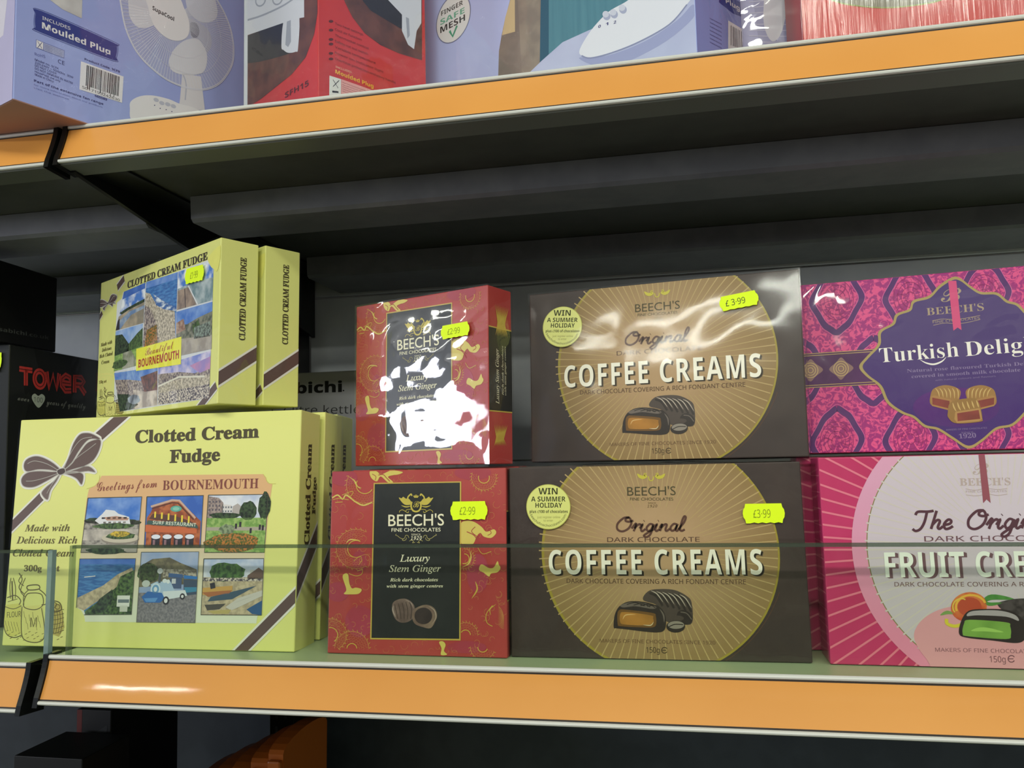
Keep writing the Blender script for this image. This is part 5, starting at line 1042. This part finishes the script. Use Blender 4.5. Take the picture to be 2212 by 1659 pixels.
f.stroke([(1410, 200), (1430, 236), (1458, 166)], 14, P('4a9c80'), 4, smooth=False)
f.view(1100, 0, 0.5027)
f.poly([(80, 320), (140, 262), (230, 182), (340, 132), (560, 40), (830, -60), (830, 340), (80, 340)], N('b4bcdc', 'bcc4e2', 20), 5)
f.poly([(300, 250), (420, 240), (580, 180), (720, 90), (790, 20), (790, 80), (640, 200), (430, 290)], P('9ca4cc'), 6, smooth=True)
f.poly([(303, 218), (330, 165), (370, 110), (430, 50), (500, 10), (600, -50), (800, -60), (765, 20), (690, 105), (560, 180), (440, 228), (350, 250), (312, 240)], P('e2e6f0', .4), 7, smooth=True); f.stroke([(312, 240), (350, 250), (440, 228), (560, 180), (690, 105), (765, 20)], 5, P('8c94b8'), 8)
for x, y in ((420, 62), (452, 54), (490, 34)): f.ell(x, y + 8, 16, 18, P('a8b0cc', .4), 8, rot=-20); f.ell(x - 4, y, 14, 14, P('ccd2e2', .4), 9)
for t_, x, y in (('0', 384, 122), ('1', 416, 112), ('2', 450, 104)): f.text(t_, 'bold', (x, y), (x + 11, y - 4), 12, TX, 9)
s_ = L_.face('right', 1100, 0, 0.5027)
s_.poly_ab([(0, 0), (s_.W, 0), (s_.W, s_.H), (0, s_.H)], P('8792d4', .4), 1)
s_.poly([(905, -40), (992, 10), (996, 72), (960, 58), (900, 10)], NV, 2); s_.text('Plug', 'bold', (930, 12), (990, 48), 20, FW_, 3)
s_.poly([(940, 88), (1022, 138), (1018, 230), (940, 210)], FW_, 2)
q = Pic(s_, [(940, 88), (1022, 138), (1018, 230), (940, 210)], 3); u = .14
while u < .86: q.r(u, .12, u + .03, .85, P('1c1c24')); u += rr.choice([.06, .08, .1])
for i in range(7): s_.text('household electrical fan', 'plain', (862, 82 + i * 17), (912, 108 + i * 17), 6, TX, 3)
L_.done(); wrap(L_.root, DL, bump=0.12, scale=12, gain=0.7, amp=0.0004, seed=71, sides=('front',)); 
w2 = wrap(L_.root, DL, bump=0.4, scale=22, gain=0.9, amp=0.0009, seed=72, sides=('right',))

DM = (0.120, 0.070, 0.26)
M_ = Carton('fan_box', 'lilac fan box squeezed between the safe mesh fan box and the red heater box', 'box', (0.0560, 0.0900, ZT), 0.0, 0.0, DM, P('b4b4dc', .4), 'desk fan boxes')
f = M_.face('front', 1100, 0, 0.5027)
f.poly([(1040, -60), (1230, -60), (1236, 240), (1080, 240)], P('a4a4cc', .4), 1)
for i in range(9): f.stroke([(1030, 10 + i * 24), (1130, 0 + i * 26), (1238, 12 + i * 24)], 3, P('d0d0e6', .4), 2)
f.poly([(1110, -60), (1180, -40), (1188, 60), (1165, 150), (1130, 178), (1100, 130), (1092, 50)], P('dcdce8', .4), 3, smooth=True)
M_.done(); wrap(M_.root, DM, bump=0.45, scale=18, gain=1.0, amp=0.0009, seed=81, sides=('front',))

DN = (0.270, 0.070, 0.26)
N_ = Carton('heater_box', 'red heater box under ribbed shiny film at the top right', 'box', (0.0985, 0.0120, ZT), 0.0, 0.0, DN, N('c03028', 'b42c28', 25, 0.3, 0.7, 0.4))
f = N_.face('front', 1100, 0, 0.5027)
f.poly([(1300, -60), (1390, 2), (1470, 22), (1620, 34), (1780, 18), (1860, -2), (1960, -60)], N('7c7460', '6c6858', 40), 1); f.stroke([(1360, -20), (1390, 2), (1470, 22), (1620, 34), (1780, 18), (1860, -2), (1900, -30)], 5, P('7c8c3c'), 2)
N_.done()
wn = wrap(N_.root, DN, bump=0.6, scale=10, gain=1.2, amp=0.0006, seed=91, sides=('front',), rough=0.14)
fm = wn.data.materials[0].copy(); wn.data.materials[0] = fm; nt = fm.node_tree; nn = [n for n in nt.nodes if n.type == 'TEX_NOISE'][0]; mp = nt.nodes.new('ShaderNodeMapping'); mp.inputs['Scale'].default_value = (22, 1, 0.6)
tc = [n for n in nt.nodes if n.type == 'TEX_COORD'][0]; nt.links.new(tc.outputs['Object'], mp.inputs[0]); nt.links.new(mp.outputs[0], nn.inputs['Vector'])

# ------------------------------------------------------------------ dim things below the lower rail
OC = P('b05c1e', 0.35); OCD = P('7c3e12', 0.4)
def case(label, px, py, y, w_):
    top = on_y(px, py, y); h_ = top.z - (Z0 - 0.42); t = empty('storage_tub', (top.x + w_ / 2, y, Z0 - 0.4198)); tag(t, label, 'tub', 'orange plastic tubs on the bottom shelf')
    mb = MB(); d = 0.11; n = 10; pf = []
    for i in range(n + 1):
        a = math.pi * i / n; pf.append((-math.cos(a) * d / 2 * (0.98), h_ - 0.012 + 0.012 * math.sin(a)))
    mb.prism([(-d / 2 * .8, 0.0)] + pf + [(d / 2 * .8, 0.0)], -w_ / 2, w_ / 2 - 0.0012, OC); mb.obj('tub_shell', t)
    mb = MB(); mb.box((-w_ / 2 + 0.001, -d / 2 - 0.0045, h_ - 0.030), (w_ / 2 - 0.002, -d / 2 + 0.003, h_ - 0.017), OC, 0.002); o = mb.obj('rim', t); o['label'] = 'thick moulded orange rim'
    mb = MB()
    for k in range(3): mb.box((-w_ / 2 + 0.006 + k * (w_ - 0.012) / 3, -d / 2 * 0.93 - 0.002, 0.05), (-w_ / 2 + 0.006 + k * (w_ - 0.012) / 3 + 0.004, -d / 2 * 0.8, h_ - 0.034), OCD, 0.001)
    mb.obj('rib', t)
    return t
ox = 0
for (px, py, lab) in ((632, 1566, 'tallest orange plastic tub, rightmost of the dim stepped row below the lower rail'), (596, 1583, 'orange plastic tub second from the right in the stepped row'), (556, 1603, 'middle orange plastic tub of the dim stepped row'),
                      (512, 1624, 'orange plastic tub second from the left in the stepped row'), (468, 1646, 'lowest orange plastic tub at the left end of the stepped row')):
    a = on_y(px, py, 0.30); b = on_y({632: 664, 596: 632, 556: 596, 512: 556, 468: 512}[px], py, 0.30); case(lab, px, py, 0.30, b.x - a.x)
def dim_box(label, px0, px1, py, y, d, stripe=None):
    a = on_y(px0, py, y); b = on_y(px1, py, y); c = Carton('appliance_box', label, 'box', (a.x, y, -0.4198), 0.0, 0.0, (b.x - a.x, d, a.z - Z0 + 0.4198), P('0f1011', 0.5), 'dim black boxes on the bottom shelf')
    if stripe:
        f = c.face('front'); f.poly_ab([(0.0005, 0), (f.W * .16, 0), (f.W * .16, f.H), (0.0005, f.H)], P('6c2420', 0.5), 1)
        for i in range(8): f.poly_ab([(f.W * .3, f.H - .03 - i * .03), (f.W * .9, f.H - .015 - i * .03), (f.W * .9, f.H - .022 - i * .03), (f.W * .3, f.H - .038 - i * .03)], P('26282a', 0.5), 1)
    c.done(); return c
dim_box('tall dim black box with a dark red edge below the lower rail', 166, 240, 1532, 0.24, 0.12, True)
dim_box('low dim black box left of the red-edged one, near the bottom left corner', 30, 178, 1632, 0.16, 0.07)
